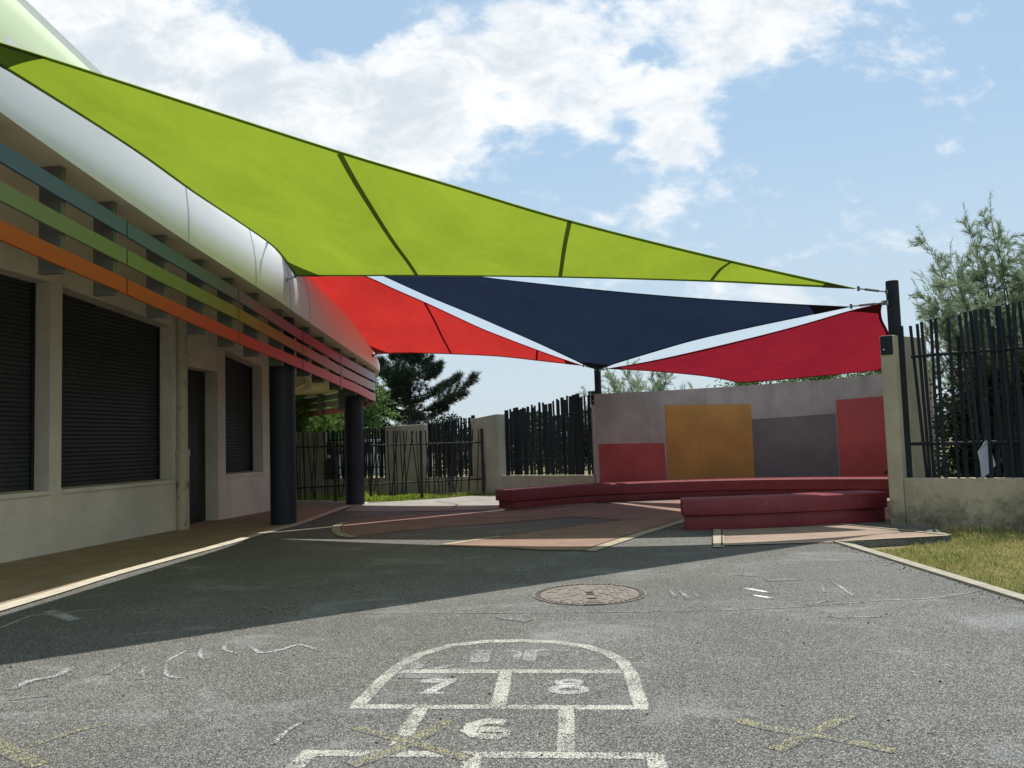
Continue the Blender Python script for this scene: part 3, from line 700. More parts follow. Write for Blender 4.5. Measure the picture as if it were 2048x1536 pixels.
def sail(name,label,apex_e1,apex_e2,e3,mat,hem,seams=(),hemw=.06,N=44,Mv=24,sag=.0,patch=.55,pexp=2.0,parent=None):
    """apex_e1: apex->P1, apex_e2: apex->P2, e3: P1->P2"""
    E1=resample(apex_e1,N); E2=resample(apex_e2,N); E3=resample(e3,Mv)
    c0=E1[0]; root=empty(name,tuple(c0),label,'shade sail','triangular shade sails over the yard')
    def S(u,v):
        x=u*N; i=min(int(x),N-1); a=E1[i].lerp(E1[i+1],x-i); b=E2[i].lerp(E2[i+1],x-i)
        y=v*Mv; j=min(int(y),Mv-1); c=E3[j].lerp(E3[j+1],y-j); base=a.lerp(b,v)
        p=base+(c-E3[0].lerp(E3[-1],v))*(u**pexp)
        p.z-=sag*math.sin(math.pi*v)*math.sin(math.pi*min(1,u))*u
        return p
    v=[];f=[]
    for i in range(N+1):
        for j in range(Mv+1): v.append(S(max(i/N,.004),j/Mv))
    for i in range(N):
        for j in range(Mv): f.append((i*(Mv+1)+j,(i+1)*(Mv+1)+j,(i+1)*(Mv+1)+j+1,i*(Mv+1)+j+1))
    mesh_obj('canopy',v,f,mat,root,smooth=True)
    # hem strips just below and above the cloth
    def strip(fn,n=60,dz=.006,nm='hem',m=hem):
        vv=[];ff=[]
        for i in range(n+1):
            a,b=fn(i/n)
            vv+=[a+Vector((0,0,-dz)),b+Vector((0,0,-dz))]
        for i in range(n): ff.append((2*i,2*i+2,2*i+3,2*i+1))
        return mesh_obj(nm,vv,ff,m,root)
    def wv(u,side,w):
        a=S(u,0); b=S(u,1); L=max((b-a).length,.02); return min(.5,w/L)
    strip(lambda t:(S(max(t,.004),0),S(max(t,.004),wv(t,0,hemw))))
    strip(lambda t:(S(max(t,.004),1),S(max(t,.004),1-wv(t,1,hemw))),dz=.0062)
    Lu=(E1[-1]-E1[0]).length
    strip(lambda t:(S(1,t),S(1-hemw/Lu,t)),dz=.0064)
    for (u0,v0,u1,v1,w) in seams:
        def fn(t):
            u=u0+(u1-u0)*t; vv_=v0+(v1-v0)*t; du=w/Lu/2
            if abs(u1-u0)<abs(v1-v0)*1.0: return S(u-du,vv_),S(u+du,vv_)
            return S(u-du,vv_),S(u+du,vv_)
        strip(fn,dz=.0075,nm='seam')
    # corner patches
    def cpatch(kind):
        vv=[];ff=[]; n=10
        if kind==0:
            for i in range(n+1):
                u=.004+patch/Lu*i/n
                for j in range(9): vv.append(S(u,j/8)+Vector((0,0,-.009)))
            for i in range(n):
                for j in range(8): ff.append((i*9+j,(i+1)*9+j,(i+1)*9+j+1,i*9+j+1))
        else:
            L3=sum((a-b).length for a,b in zip(E3[:-1],E3[1:])); du=patch*1.2/Lu; dv=patch*1.2/L3
            for i in range(n+1):
                u=1-du*(1-i/n); ext=dv*(i/n)
                for j in range(9):
                    q=ext*j/8; vv.append(S(u,q if kind==1 else 1-q)+Vector((0,0,-.009)))
            for i in range(n):
                for j in range(8): ff.append((i*9+j,(i+1)*9+j,(i+1)*9+j+1,i*9+j+1))
        mesh_obj('corner_patch',vv,ff,hem,root)
    for k in (0,1,2): cpatch(k)
    return root,S
def cable(root,a,b,name='turnbuckle'):
    a=Vector(a); b=Vector(b); d=b-a; m=MB(); m.tube([a,b],.009,8)
    m.tube([a+d*.25,a+d*.7],[.017,.017],8)
    for q in (a+d*.03,b-d*.03):
        m.tube([q+Vector((0,0,-.03)),q+Vector((0,0,.03))],.02,8)
    return m.build(name,M['steel' if d.length<.35 else 'rib'],root,auto=.6)
# green: apex C right, P1 = A (near top-left), P2 = B (building)
YA,YB,YC=5.47,12.9,10.85
eCA=edge([(1715,577),(1460,520),(1140,440),(900,368),(680,302),(410,215),(171,138),(0,84),(-150,40)],YC,YA)
eCB=edge([(1715,577),(1560,570),(1420,563),(1115,554.5),(830,551.5),(700,552),(590,552)],YC,YB,-1.15)
eAB=edge([(-150,40),(0,131),(171,237),(280,308),(383,382),(480,446),(550,497),(590,552)],YA,YB,0)
g,Sg=sail('shade_sail','large lime green shade sail spanning from the building to the right post',eCA,eCB,eAB,M['green'],M['ghem'],hemw=.075,patch=.62,pexp=6.0,N=60)
# seams of the green sail fitted to the photo
def inv(S,px,py):
    best=None
    for it in range(3):
        if best is None: us=[i/40 for i in range(41)]; vs=[j/20 for j in range(21)]
        else:
            k=.05/(4**(it-1)); us=[min(1,max(0,best[1]+k*(i-6)/6)) for i in range(13)]; vs=[min(1,max(0,best[2]+k*(i-6)/6)) for i in range(13)]
        for u in us:
            for v_ in vs:
                p=S(u,v_)-EYE; z=p.dot(FW)
                if z<=0: continue
                x=CX+F*p.dot(RT)/z; y=CY-F*p.dot(UP)/z; d=(x-px)**2+(y-py)**2
                if best is None or d<best[0]: best=(d,u,v_)
    return best[1],best[2]
def seam(S,root,pl,w,mat):
    uv=[inv(S,*p) for p in pl]; uv=[tuple(q.xy) for q in spl([(*a,0) for a in uv],10)]
    P=[S(min(1,max(.004,u)),min(1,max(0,v_))) for u,v_ in uv]; vv=[];ff=[]
    for i,p in enumerate(P):
        t=(P[min(i+1,len(P)-1)]-P[max(i-1,0)]).normalized(); s=t.cross(Vector((0,0,1))).normalized()*w/2
        vv+=[p-s+Vector((0,0,-.008)),p+s+Vector((0,0,-.008))]
    for i in range(len(P)-1): ff.append((2*i,2*i+1,2*i+3,2*i+2))
    mesh_obj('seam',vv,ff,mat,root)
seam(Sg,g,[(680,306),(715,370),(757,440),(797,498),(834,550)],.055,M['ghem'])
seam(Sg,g,[(1140,440),(1130,495),(1119,552)],.05,M['ghem'])
seam(Sg,g,[(1463,522),(1441,541),(1422,561)],.05,M['ghem'])
fcz=lambda px,py:hit(px,py,offs(fc,-.04))
cable(g,eCA[0],V(1775,584,10.97))
cable(g,eCB[-1],fcz(573,560))
cable(g,eCA[-1],(-4.30,eCA[-1].y-.25,eCA[-1].z+.45))
# red: apex E (pole), P1 = F (hidden, high on the building), P2 = D (tip)
YE,YF,YD=17.15,13.35,18.3
eEF=edge([(1166,731),(1087,704),(1000,671),(960,655),(893,624),(850,604),(790,578),(740,555),(690,538),(620,512),(556,489)],YE,YF,0)
eED=edge([(1166,731),(1100,724),(1000,713),(900,708),(830,706),(790,706),(752,708)],YE,YD,-.5)
eFD=edge([(556,489),(580,516),(612,556),(650,600),(690,643),(725,675),(742,698),(752,708)],YF,YD,0)
r,Sr=sail('shade_sail','bright red shade sail behind the green one by the building tip',eEF,eED,eFD,M['red'],M['rhem'],hemw=.05,patch=.5,pexp=5)
seam(Sr,r,[(849,605),(868,640),(885,675),(902,706)],.04,M['rhem'])
seam(Sr,r,[(1075,700),(1074,710),(1073,720)],.04,M['rhem'])
cable(r,eEF[0],V(1192,737,17.3)); cable(r,eED[-1],fcz(746,712)); 
# navy: apex E2 (pole), P1 = Hh (building), P2 = G (right post)
YH=13.2; YG=11.2
eEH=edge([(1190,738),(1172,731),(1080,688),(1000,653),(940,627),(860,594),(800,567),(750,545),(660,512),(545,468)],17.3,YH,0)
eEG=edge([(1202,738),(1225,729),(1300,706),(1390,680),(1500,655),(1600,634),(1700,613)],17.3,YG,-.3)
eHG=edge([(545,468),(700,502),(860,536),(975,554),(1100,568),(1250,583),(1400,595),(1550,604),(1700,611)],YH,YG,-.7)
nv,Sn=sail('shade_sail','dark navy shade sail running down to the slim post',eEH,eEG,eHG,M['navy'],M['nhem'],hemw=.05,patch=.5,pexp=3)
cable(nv,eEG[-1],V(1773,605,10.98)); cable(nv,eHG[0],fcz(532,470))
# crimson: apex E3 (pole), P1 right post, P2 low right corner
eT=edge([(1214,737),(1300,722),(1400,700),(1500,676),(1600,650),(1700,621),(1765,606)],17.2,11.05,-.1)
eB=edge([(1214,737),(1300,742),(1390,750),(1440,757),(1480,765),(1530,762),(1620,754),(1700,746),(1790,737)],17.2,15.3,-.9)
eRt=edge([(1765,606),(1762,620),(1765,640),(1776,662),(1784,690),(1789,715),(1790,737)],11.05,15.3,0)
cr,Scr=sail('shade_sail','deep crimson shade sail hanging low over the mural wall',eT,eB,eRt,M['maroon'],M['mhem'],hemw=.05,patch=.45,pexp=5,sag=.04)
seam(Scr,cr,[(1480,742),(1600,722),(1762,694)],.02,M['mhem'])
cable(cr,eT[-1],V(1775,606,11.0)); cable(cr,eT[0],V(1200,740,17.35))

# ------------------------------------------------------------------ perimeter walls, piers, fences
def wallbox(name,a,b,z0,zt0,zt1,th,mat,label,cat,group=None,parent=None):
    a=Vector(a[:2]); b=Vector(b[:2]); T=(b-a).normalized(); N=Vector((-T.y,T.x)); N = N if N.y>0 else -N
    L=(b-a).length; k=max(1,int(L/.5)); m=MB()
    p=[a,b,b+N*th,a+N*th]
    m.hexa([(q.x,q.y,z0) for q in p],[(q.x,q.y,z) for q,z in zip(p,(zt0,zt1,zt1,zt0))])
    o=m.build(name,mat,parent,bevel=.012,loc=None if parent else ((a.x+b.x)/2,(a.y+b.y)/2,0))
    return tag(o,label,cat,group) if not parent else o
def at(px,py,Y): return V(px,py,Y)
Y3a,Y3b=19.5,19.15
P1a,P1b=V(520,980,22.9),V(650,980,22.2); P2a,P2b=V(772,980,21.6),V(852,980,21.2); P3a,P3b=V(946,985,19.9),V(996,985,19.35)
zt=lambda px,py,Y:V(px,py,Y).z
gp_='concrete perimeter piers'
wallbox('concrete_pier',P1a,P1b,-.1,zt(520,866,22.9),zt(650,864,22.2),.22,M['wall'],'wide pale concrete pier seen between the two navy columns','concrete pier',gp_)
wallbox('concrete_pier',P2a,P2b,-.1,zt(772,853,21.6),zt(852,848,21.2),.22,M['wall'],'concrete pier in front of the pine trunk','concrete pier',gp_)
wallbox('concrete_pier',P3a,P3b,-.1,zt(946,838,19.9),zt(996,828,19.35),.38,M['wall'],'tall concrete pier at the right end of the slanted bar gate','concrete pier',gp_)
wallbox('low_wall',V(651,980,22.3),V(771,980,21.75),-.1,zt(651,957,22.3),zt(771,955,21.75),.2,M['wall'],'low concrete wall left of the pier by the pine','low wall')
wallbox('low_wall',V(853,980,21.2),V(946,985,20.2),-.1,zt(853,955,21.2),zt(946,953,20.2),.2,M['wall'],'low concrete wall right of the pier by the pine','low wall')
W3a,W3b=V(1003,985,19.25),V(1190,985,17.05)
wallbox('low_wall',W3a,W3b,-.1,zt(1003,951,19.25),zt(1190,951,17.05),.2,M['wall'],'low concrete wall behind the left end of the curved red bench','low wall')

def fence(label,a,b,top,bot,rails,n,w,mat,lean=.02,plates=0,zoff=.08,seed=1,posts=True,gap=None,jit=.03,d=.03,postw=.08,name='metal_fence',cat='fence'):
    """a,b=(px,Y); top/bot/rails = (py at a, py at b)"""
    r=random.Random(seed)
    A=V(a[0],900,a[1]); B=V(b[0],900,b[1]); A.z=B.z=0; T=(B-A).normalized(); Nn=Vector((-T.y,T.x,0)); Nn=Nn if Nn.y>0 else -Nn
    A+=Nn*zoff; B+=Nn*zoff
    zz=lambda pr:(V(a[0],pr[0],a[1]).z,V(b[0],pr[1],b[1]).z)
    t0,t1=zz(top); b0,b1=zz(bot)
    o=empty(name,tuple(A.lerp(B,.5)),label,cat,'dark metal bar fences on the perimeter')
    for pr in rails:
        r0,r1=zz(pr); m=MB(); m.tube([A+Vector((0,0,r0)),B+Vector((0,0,r1))],.018,8); m.build('rail',mat,o)
    for i in range(n):
        s=(i+.5+r.uniform(-.35,.35)*(jit>0))/n; base_=A.lerp(B,s); zb=b0+(b1-b0)*s; ztp=t0+(t1-t0)*s+r.uniform(-jit,jit)
        ww=w*r.uniform(.8,1.25)
        if plates and r.random()<plates: ww=w*r.uniform(2.0,3.2)
        l=r.uniform(-lean,lean)*(ztp-zb); c=T*l/2
        sd=1 if i%2 else -1; off=Nn*(.03*sd*(1 if lean>.05 else .0))
        m=MB(); m.bar(base_-c+off+Vector((0,0,zb)),base_+c+off+Vector((0,0,ztp)),ww,d,T); m.build('bar',mat,o)
    if posts:
        for q,zb,zt_ in ((A,b0,t0),(B,b1,t1)):
            m=MB(); m.bar(q+Vector((0,0,zb-.05)),q+Vector((0,0,zt_+.02)),postw,.06,T); m.build('post',mat,o)
    return o
fence('dark bar fence on the low wall between slim post and tall pier',(1010,19.2),(1186,17.1),(822,784),(950,950),[(849,820),(921,916)],37,.036,M['metal'],lean=.035,plates=.2,seed=4,jit=.05)
fence('dark bar fence panel right of the pier by the pine',(856,21.1),(944,20.3),(848,832),(955,953),[(875,868),(936,934)],22,.034,M['metal'],lean=.05,plates=.12,seed=5)
fence('dark bar fence panel left of the pier by the pine',(652,22.3),(770,21.7),(862,857),(957,955),[(881,876),(936,934)],20,.034,M['metal'],lean=.05,plates=.1,seed=6)
# slanted bar gate in front
r_=random.Random(11)
go=fence('black gate fence of criss crossed slanted bars in front of the grass',(545,19.0),(967,19.65),(867,858),(1003,981),[(896,884.5),(978.5,957.5)],0,.03,M['black'],zoff=0,posts=False,name='slanted_bar_gate',cat='gate')
A=V(545,900,19.0); B=V(967,900,19.65); A.z=B.z=0; T=(B-A).normalized()
tops=[590,598,603,608,613,627,632,637,646,650,671,686,700,727,733,740,748,756,763,775,786,791,795,800,806,814,822,826,832,851,858,864,872,880,888,895,901,908,914,920,926,933,940,946,957,962]
for i,tx in enumerate(tops):
    bx=tx+r_.choice([-14,-9,-4,4,8,13,16])+r_.uniform(-3,3)
    s=(tx-545)/422; bs=(bx-545)/422
    Yt=1/((1-s)/19.0+s/19.65); Yb=1/((1-bs)/19.0+bs/19.65)
    p=V(bx,1003+(981-1003)*bs,Yb); q=V(tx,867+(858-867)*s+r_.uniform(-1,1),Yt); p.z=max(p.z,-.02)
    m=MB(); off=Vector((0,-.035 if i%2 else .035,0)); m.bar(p+off,q+off,.028*r_.uniform(.8,1.2),.026,T); m.build('bar',M['black'],go)
for px,yb,yt in ((844,995.5,861),(967,988,858)):
    g0=V(px,yb,1/((1-(px-545)/422)/19.0+((px-545)/422)/19.65)); z1=V(px,yt,g0.y).z; m=MB(); m.bar(Vector((g0.x,g0.y,-.02)),Vector((g0.x,g0.y,z1)),.065,.065,T); m.build('gate_post',M['black'],go)
# lock box on a short post by the gate
lp=G(671,1004); lb=empty('entry_box',tuple(lp),'dark boxy intercom unit on a thin post left of the far navy column','intercom')
m=MB(); m.tube([(lp.x,lp.y,-.02),(lp.x,lp.y,1.25)],.035,12); m.build('post',M['black'],lb)
c=V(662,940,lp.y+.05); m=MB(); m.box((c.x,c.y,c.z),(.30,.10,.42)); m.build('box',M['black'],lb,bevel=.01)
m=MB(); m.box((c.x-.02,c.y,c.z+.42),(.14,.06,.42)); m.build('bracket_plate',M['black'],lb,bevel=.006)
c=V(658,913,lp.y-.04); m=MB(); m.cyl(c,.04,c.z-.035,c.z+.035,16); m.build('knob',M['steel'],lb,auto=.6)
m=MB(); c=V(651,945,lp.y)
for k in range(5): m.tube([(c.x,c.y,c.z+.22-k*.09),(c.x-.09,c.y,c.z+.25-k*.09)],.008,6)
m.build('spike',M['black'],lb)

# mural wall (concave arc)
mt=[(1188,788,16.98),(1330,781,17.25),(1500,770.5,17.2),(1600,763,16.95),(1672,757,16.75),(1765,747,16.4),(1860,738,15.9)]
front=[V(x,y,Y) for x,y,Y in mt]; fr=spl([tuple(p) for p in front],8)
v=[];f=[]; TH_=.24
def nrm(P,i):
    t=(P[min(i+1,len(P)-1)]-P[max(i-1,0)]); t.z=0; t.normalize(); n_=Vector((-t.y,t.x,0)); return n_ if n_.y>0 else -n_
for i,p in enumerate(fr):
    n_=nrm(fr,i)*TH_; v+=[(p.x,p.y,-.1),(p.x,p.y,p.z),(p.x+n_.x,p.y+n_.y,p.z),(p.x+n_.x,p.y+n_.y,-.1)]
for i in range(len(fr)-1):
    for k in range(4): f.append((4*i+k,4*i+4+k,4*i+4+(k+1)%4,4*i+(k+1)%4))
f.append((0,1,2,3)); e=4*(len(fr)-1); f.append((e+3,e+2,e+1,e))
mw=empty('mural_wall',(4,17,0),'curved concrete wall painted with coloured rectangles behind the long bench','wall')
mesh_obj('wall',v,f,M['mural'],mw)
frp=[(p.x,p.y) for p in fr]; fro=[]
for i,p in enumerate(fr): n_=nrm(fr,i); fro.append((p.x-n_.x*.008,p.y-n_.y*.008))
def panel(name,x0,x1,yt0,yt1,yb,mat,lab):
    v=[];f=[];n=14
    for i in range(n+1):
        px=x0+(x1-x0)*i/n; t=hit(px,yt0+(yt1-yt0)*i/n,fro); v+=[tuple(t),(t.x,t.y,yb)]
    # back row to give it thickness
    for i in range(n): f.append((2*i,2*i+1,2*i+3,2*i+2))
    o=mesh_obj(name,v,f,mat,mw)
    s=o.modifiers.new('s','SOLIDIFY'); s.thickness=.006; s.offset=0
    o['label']=lab
panel('painted_panel',1197.5,1329,888,886,.02,M['mred'],'low red rectangle at the left end of the mural')
panel('painted_panel',1330,1501.5,810,808,.02,M['morange'],'tall ochre rectangle of the mural')
panel('painted_panel',1504,1671,839,827,.02,M['mgrey'],'dark grey rectangle of the mural')
panel('painted_panel',1672,1820,800,788,.02,M['mred'],'tall red rectangle at the right end of the mural')
# bracket plate on the wall's left end
c=V(1186,797,17.02); m=MB(); m.box((c.x,c.y,c.z),(.09,.05,.26)); tag(m.build('post_plate',M['metal'],p2),None,None)
m=MB(); c=V(1185,795,16.98)
for dz in (-.07,.07): m.box((c.x,c.y,c.z+dz),(.02,.02,.02))
m.build('bolt',M['steel'],p2)
# right angled pier
q0=V(1766,1046,10.75); a=V(1781.5,1046,10.8); b_=V(1811,1046,10.72); dirn=Vector((.80,.60)).normalized()
za=V(1757.5,672,10.8).z
Afl=Vector((a.x,a.y)); Bfl=Vector((b_.x,b_.y)); ln=.86
pl=[Afl,Bfl,Bfl+dirn*ln,Afl+dirn*ln]
m=MB(); m.hexa([(q.x,q.y,-.1) for q in pl],[(q.x,q.y,za+.0) for q in pl])
pier=m.build('concrete_pier',M['wallr'],None,bevel=.012,loc=(Afl.x,Afl.y,0)); tag(pier,'near concrete pier standing where the front bench meets the lawn','concrete pier',gp_)
pt=V(1774,690,10.76); c=Vector(((Afl.x+Bfl.x)/2-.01,(Afl.y+Bfl.y)/2-.012,za-.13))
m=MB(); m.box((c.x,c.y,c.z),(.145,.02,.25),math.atan2(Bfl.y-Afl.y,Bfl.x-Afl.x)); m.build('post_plate',M['metal'],po,bevel=.008)
m=MB()
for dx in (-.05,.05): m.box((c.x+dx,c.y-.014,c.z-.06),(.022,.02,.018))
m.build('bolt',M['steel'],po)
# right low wall + fence
La=Vector((Bfl.x+.01,Bfl.y-.0)); Lb=V(2048,1000,9.95).xy; Ld=(Lb-La).normalized(); Lc=La+Ld*7
wallbox('low_wall',(La.x,La.y,0),(Lc.x,Lc.y,0),-.12,V(1830,957,10.55).z,V(1830,957,10.55).z-.02,.22,M['wallr'],'mossy stained low concrete wall behind the lawn at the right','low wall')
fz_t=2.58
rr_=random.Random(21); fo=empty('metal_fence',(6.2,10,0),'tall dark bar fence on the mossy low wall at the right','fence','dark metal bar fences on the perimeter')
zlow=V(1830,957,10.55).z
Tf=Vector((Ld.x,Ld.y,0)); Nf=Vector((-Ld.y,Ld.x,0)); Nf=Nf if Nf.y>0 else -Nf
F0=Vector((La.x,La.y,0))+Nf*.13
def fpt(px): 
    p=hit(px,900,[(F0.x-Tf.x,F0.y-Tf.y),(F0.x+Tf.x*9,F0.y+Tf.y*9)]); return Vector((p.x,p.y,0))
pts_b=[(1816,651,12,1),(1836,650,6,0),(1850,646,6,0),(1859,642,6,0),(1880,637,6,0),(1889,635,7,0),(1915,634,6,0),(1938,628,7,0),(1950,623,7,0),(1960,620,7,0),(1970,618,8,0),(1982,616,7,0),(1994,616,8,0),(2014,609,10,0),(2021,610,6,0),(2036,607,7,0),(2049,604,8,0)]
px=2060
while px<2500: pts_b.append((px,600,7,0)); px+=rr_.uniform(11,20)
for px,py,w,ispost in pts_b:
    p=fpt(px); top=hit(px,py,[(F0.x-Tf.x,F0.y-Tf.y),(F0.x+Tf.x*9,F0.y+Tf.y*9)]).z
    top=min(top,2.95); l=0 if ispost else rr_.uniform(-.03,.09)
    off=Nf*(.03 if rr_.random()<.5 else -.03)*(0 if ispost else 1)
    m=MB(); ww=w*p.y/1640*.85
    m.bar(p+off-Tf*l+Vector((0,0,zlow)) if False else p+off+Tf*l+Vector((0,0,zlow)),p+off+Vector((0,0,top)),ww,.04 if not ispost else .07,Tf); m.build('post' if ispost else 'bar',M['metal'],fo)
for k in range(13):
    px=1930+k*24+rr_.uniform(-5,5)
    if 1940<px<2000: continue
    p=fpt(px); m=MB(); l=rr_.uniform(-.12,.12); m.bar(p+Nf*.05+Tf*l+Vector((0,0,zlow)),p+Nf*.05+Vector((0,0,2.35+rr_.uniform(-.2,.25))),.045,.03,Tf); m.build('bar',M['metal'],fo)
for y0,y1 in ((713,692),(888,885)):
    a=hit(1822,y0,[(F0.x-Tf.x,F0.y-Tf.y),(F0.x+Tf.x*9,F0.y+Tf.y*9)]); b2=a+Tf*6; m=MB(); m.tube([a,b2+Vector((0,0,.0))],.022,8); m.build('rail',M['metal'],fo)
# folded white board behind bars
c0=[(1955,905),(1971,880),(1976,884),(1991,930),(1979,945),(1963,956),(1960,925)]
Yb=fpt(1970).y-.16
v=[tuple(V(x,y,Yb+(.0 if i in(0,1,5,6) else .12))) for i,(x,y) in enumerate(c0)]
bo=mesh_obj('folded_board',v,[(0,1,2,6),(6,2,4,5),(2,3,4)],M['ivory'],loc=v[5]); s=bo.modifiers.new('s','SOLIDIFY'); s.thickness=.008
tag(bo,'crumpled white board leaning behind the right fence bars','board')

# ------------------------------------------------------------------ benches
def bench(label,line,zs,ztop,depth,n=40):
    P=spl([(*p,0) for p in line],10)
    root=empty('bench',(P[0].x,P[0].y,0),label,'bench','long red concrete benches')
    def sweep(off0,off1,z0,z1,end,nm,bev):
        f=[];v=[]; Q=P[:]
        t=(P[1]-P[0]).normalized(); Q[0]=P[0]+t*end
        for i,p in enumerate(Q):
            n_=nrm(P,i); a=p+n_*off0; b=p+n_*off1
            v+=[(a.x,a.y,z0),(b.x,b.y,z0),(b.x,b.y,z1),(a.x,a.y,z1)]
        for i in range(len(Q)-1):
            for k in range(4): f.append((4*i+k,4*i+4+k,4*i+4+(k+1)%4,4*i+(k+1)%4))
        f.append((0,1,2,3)); e=4*(len(Q)-1); f.append((e+3,e+2,e+1,e))
        m=MB(); m.v=[Vector(x) for x in v]; m.f=f
        return m.build(nm,M['bench'],root,bevel=bev,auto=.5)
    sweep(0,depth,zs,ztop,0,'seat',.03)
    sweep(.07,depth-.05,0,zs-.003,.07,'plinth',.01)
    return root
fb=[V(x,1000,Y).xy for x,Y in ((1362,10.93),(1430,10.86),(1500,10.88),(1600,10.95),(1700,11.1),(1776,11.25))]
fb=[(p.x,p.y) for p in fb]
bench('front red concrete bench ending at the near pier',fb,.190,.405,.52)
bb=[V(x,1000,Y).xy for x,Y in ((1026,15.05),(1090,15.5),(1141,15.8),(1204,16.05),(1336,16.3),(1460,16.25),(1620,15.8),(1790,15.05))]
bb=[(p.x,p.y) for p in bb]
bench('long curved red concrete bench along the mural wall',bb,.145,.36,.56)

# ------------------------------------------------------------------ vegetation
def rv(r): 
    while True:
        v=Vector((r.uniform(-1,1),r.uniform(-1,1),r.uniform(-1,1)))
        if .05<v.length<1: return v.normalized()
class Leafs:
    def __init__(s,seed): s.v=[];s.f=[];s.r=random.Random(seed)
    def blade(s,p,d,L,w):
        d=d.normalized(); x=d.cross(rv(s.r)); 
        if x.length<1e-3: x=d.orthogonal()
        x=x.normalized()*w/2; b=len(s.v); q=p+d*L
        s.v+=[p-x,p+x,q+x*.5,q-x*.5]; s.f.append((b,b+1,b+2,b+3))
    def leaf(s,p,L,w,n=None):
        d=rv(s.r); x=d.cross(n if n else rv(s.r)); x=(x if x.length>1e-3 else d.orthogonal()).normalized()*w/2; b=len(s.v)
        s.v+=[p,p+d*L*.5-x,p+d*L,p+d*L*.5+x]; s.f.append((b,b+1,b+2,b+3))
    def twig(s,p,d,L,w,nb,bl,bw,droop=0):
        """thin stem with feathery side blades"""
        d=d.normalized(); prev=p; k=6
        for i in range(k):
            d=(d+Vector((0,0,-droop))+rv(s.r)*.10).normalized(); q=prev+d*(L/k)
            s.blade(prev,q-prev,(q-prev).length*1.05,w*(1-i/k*.7))
            for j in range(nb):
                t=s.r.random(); o=(rv(s.r)*.8+d*1.0); s.blade(prev.lerp(q,t),o,bl*s.r.uniform(.5,1.2),bw)
            prev=q
        return prev,d
def tam(name,label,base,height,spread,nst,seed,mat,bl=.09,bw=.007,nb=5,up=1.0,sub=14,start=.25,tw=.55,group=None,droop=.03,zmin=0,keep=None):
    r=random.Random(seed); root=empty(name,tuple(base),label,'tree' if height>3 else 'bush',group); base=Vector(base)
    Lf=Leafs(seed); tr=MB()
    for i in range(nst):
        an=r.uniform(0,6.283); k=r.uniform(.1,1)**.7; tgt=base+Vector((math.cos(an)*spread*k,math.sin(an)*spread*k*.8,height*(1-.45*k*k)*r.uniform(.75,1.05)))
        if keep and not keep(tgt): continue
        p=base+Vector((r.uniform(-.15,.15),r.uniform(-.15,.15),0)); pts=[p]; n=10; mid=p.lerp(tgt,.5)+Vector((0,0,height*.16*k))
        for j in range(1,n+1):
            t=j/n; q=p*(1-t)**2+mid*2*t*(1-t)+tgt*t*t; pts.append(q+rv(r)*.03*height*.15)
        tr.tube(pts,[max(.004,.028*height/4*(1-j/n*.93)) for j in range(n+1)],5)
        for j in range(sub):
            t=start+(1-start)*((j+r.random())/sub); x=t*n; a=min(int(x),n-1); q=pts[a].lerp(pts[a+1],x-a); d=(pts[a+1]-pts[a]).normalized()
            d2=(d*.9+rv(r)*.95+Vector((0,0,.35*up))).normalized(); L=tw*(1.15-t*.55)*r.uniform(.6,1.2)
            if keep and not keep(q+d2*L): continue
            e,_=Lf.twig(q,d2,L,.008,nb,bl,bw,droop)
            for s_ in range(3):
                qq=q.lerp(e,r.uniform(.25,.9)); Lf.twig(qq,(d2*.8+rv(r)*.8),L*.5,.006,nb,bl,bw,droop)
        Lf.twig(pts[-1],(pts[-1]-pts[-2]),tw*.8,.008,nb,bl,bw,0)
    tr.build('trunk',M['bark'],root,auto=.9)
    mesh_obj('crown',Lf.v,Lf.f,mat,root)
    return root
def broad(name,label,base,h,rx,ry,n,seed,mat,ls=.12,z0=.3,group=None,lobes=12,cat='tree',trunk=True):
    r=random.Random(seed); base=Vector(base); root=empty(name,tuple(base),label,cat,group); Lf=Leafs(seed); tr=MB(); L=[]
    for i in range(lobes):
        a=r.uniform(0,6.28); k=r.uniform(.15,.85); zc=z0+(h-z0)*r.uniform(.12,.85); q=1-.5*((zc-z0)/(h-z0))
        L.append((base+Vector((math.cos(a)*rx*k*q,math.sin(a)*ry*k*q,zc)),(h-z0)*r.uniform(.14,.28)*(1.1)))
    L.append((base+Vector((0,0,h*.86)),(h-z0)*.18))
    tr.tube([base,base+Vector((.03,0,h*.4)),base+Vector((0,.02,h*.75))],[h*.03+.02,h*.02+.01,.01],8)
    for c,rad in L:
        m_=base+Vector((0,0,max(.1,(c.z-base.z)*.5))); tr.tube([m_,m_.lerp(c,.6)+rv(r)*.05,c],[h*.012+.006,h*.008+.004,.004],5)
        k=int(n/len(L))
        for i in range(k):
            d=rv(r); rr=rad*(r.random()**.35)*(1+.25*math.sin(d.x*9+d.z*7+d.y*5)); p=c+Vector((d.x*1.15,d.y*1.15,d.z*.85))*rr
            Lf.leaf(p,ls*r.uniform(.6,1.3),ls*.5)
    tr.build('trunk',M['bark'],root,auto=.9); mesh_obj('crown',Lf.v,Lf.f,mat,root); return root
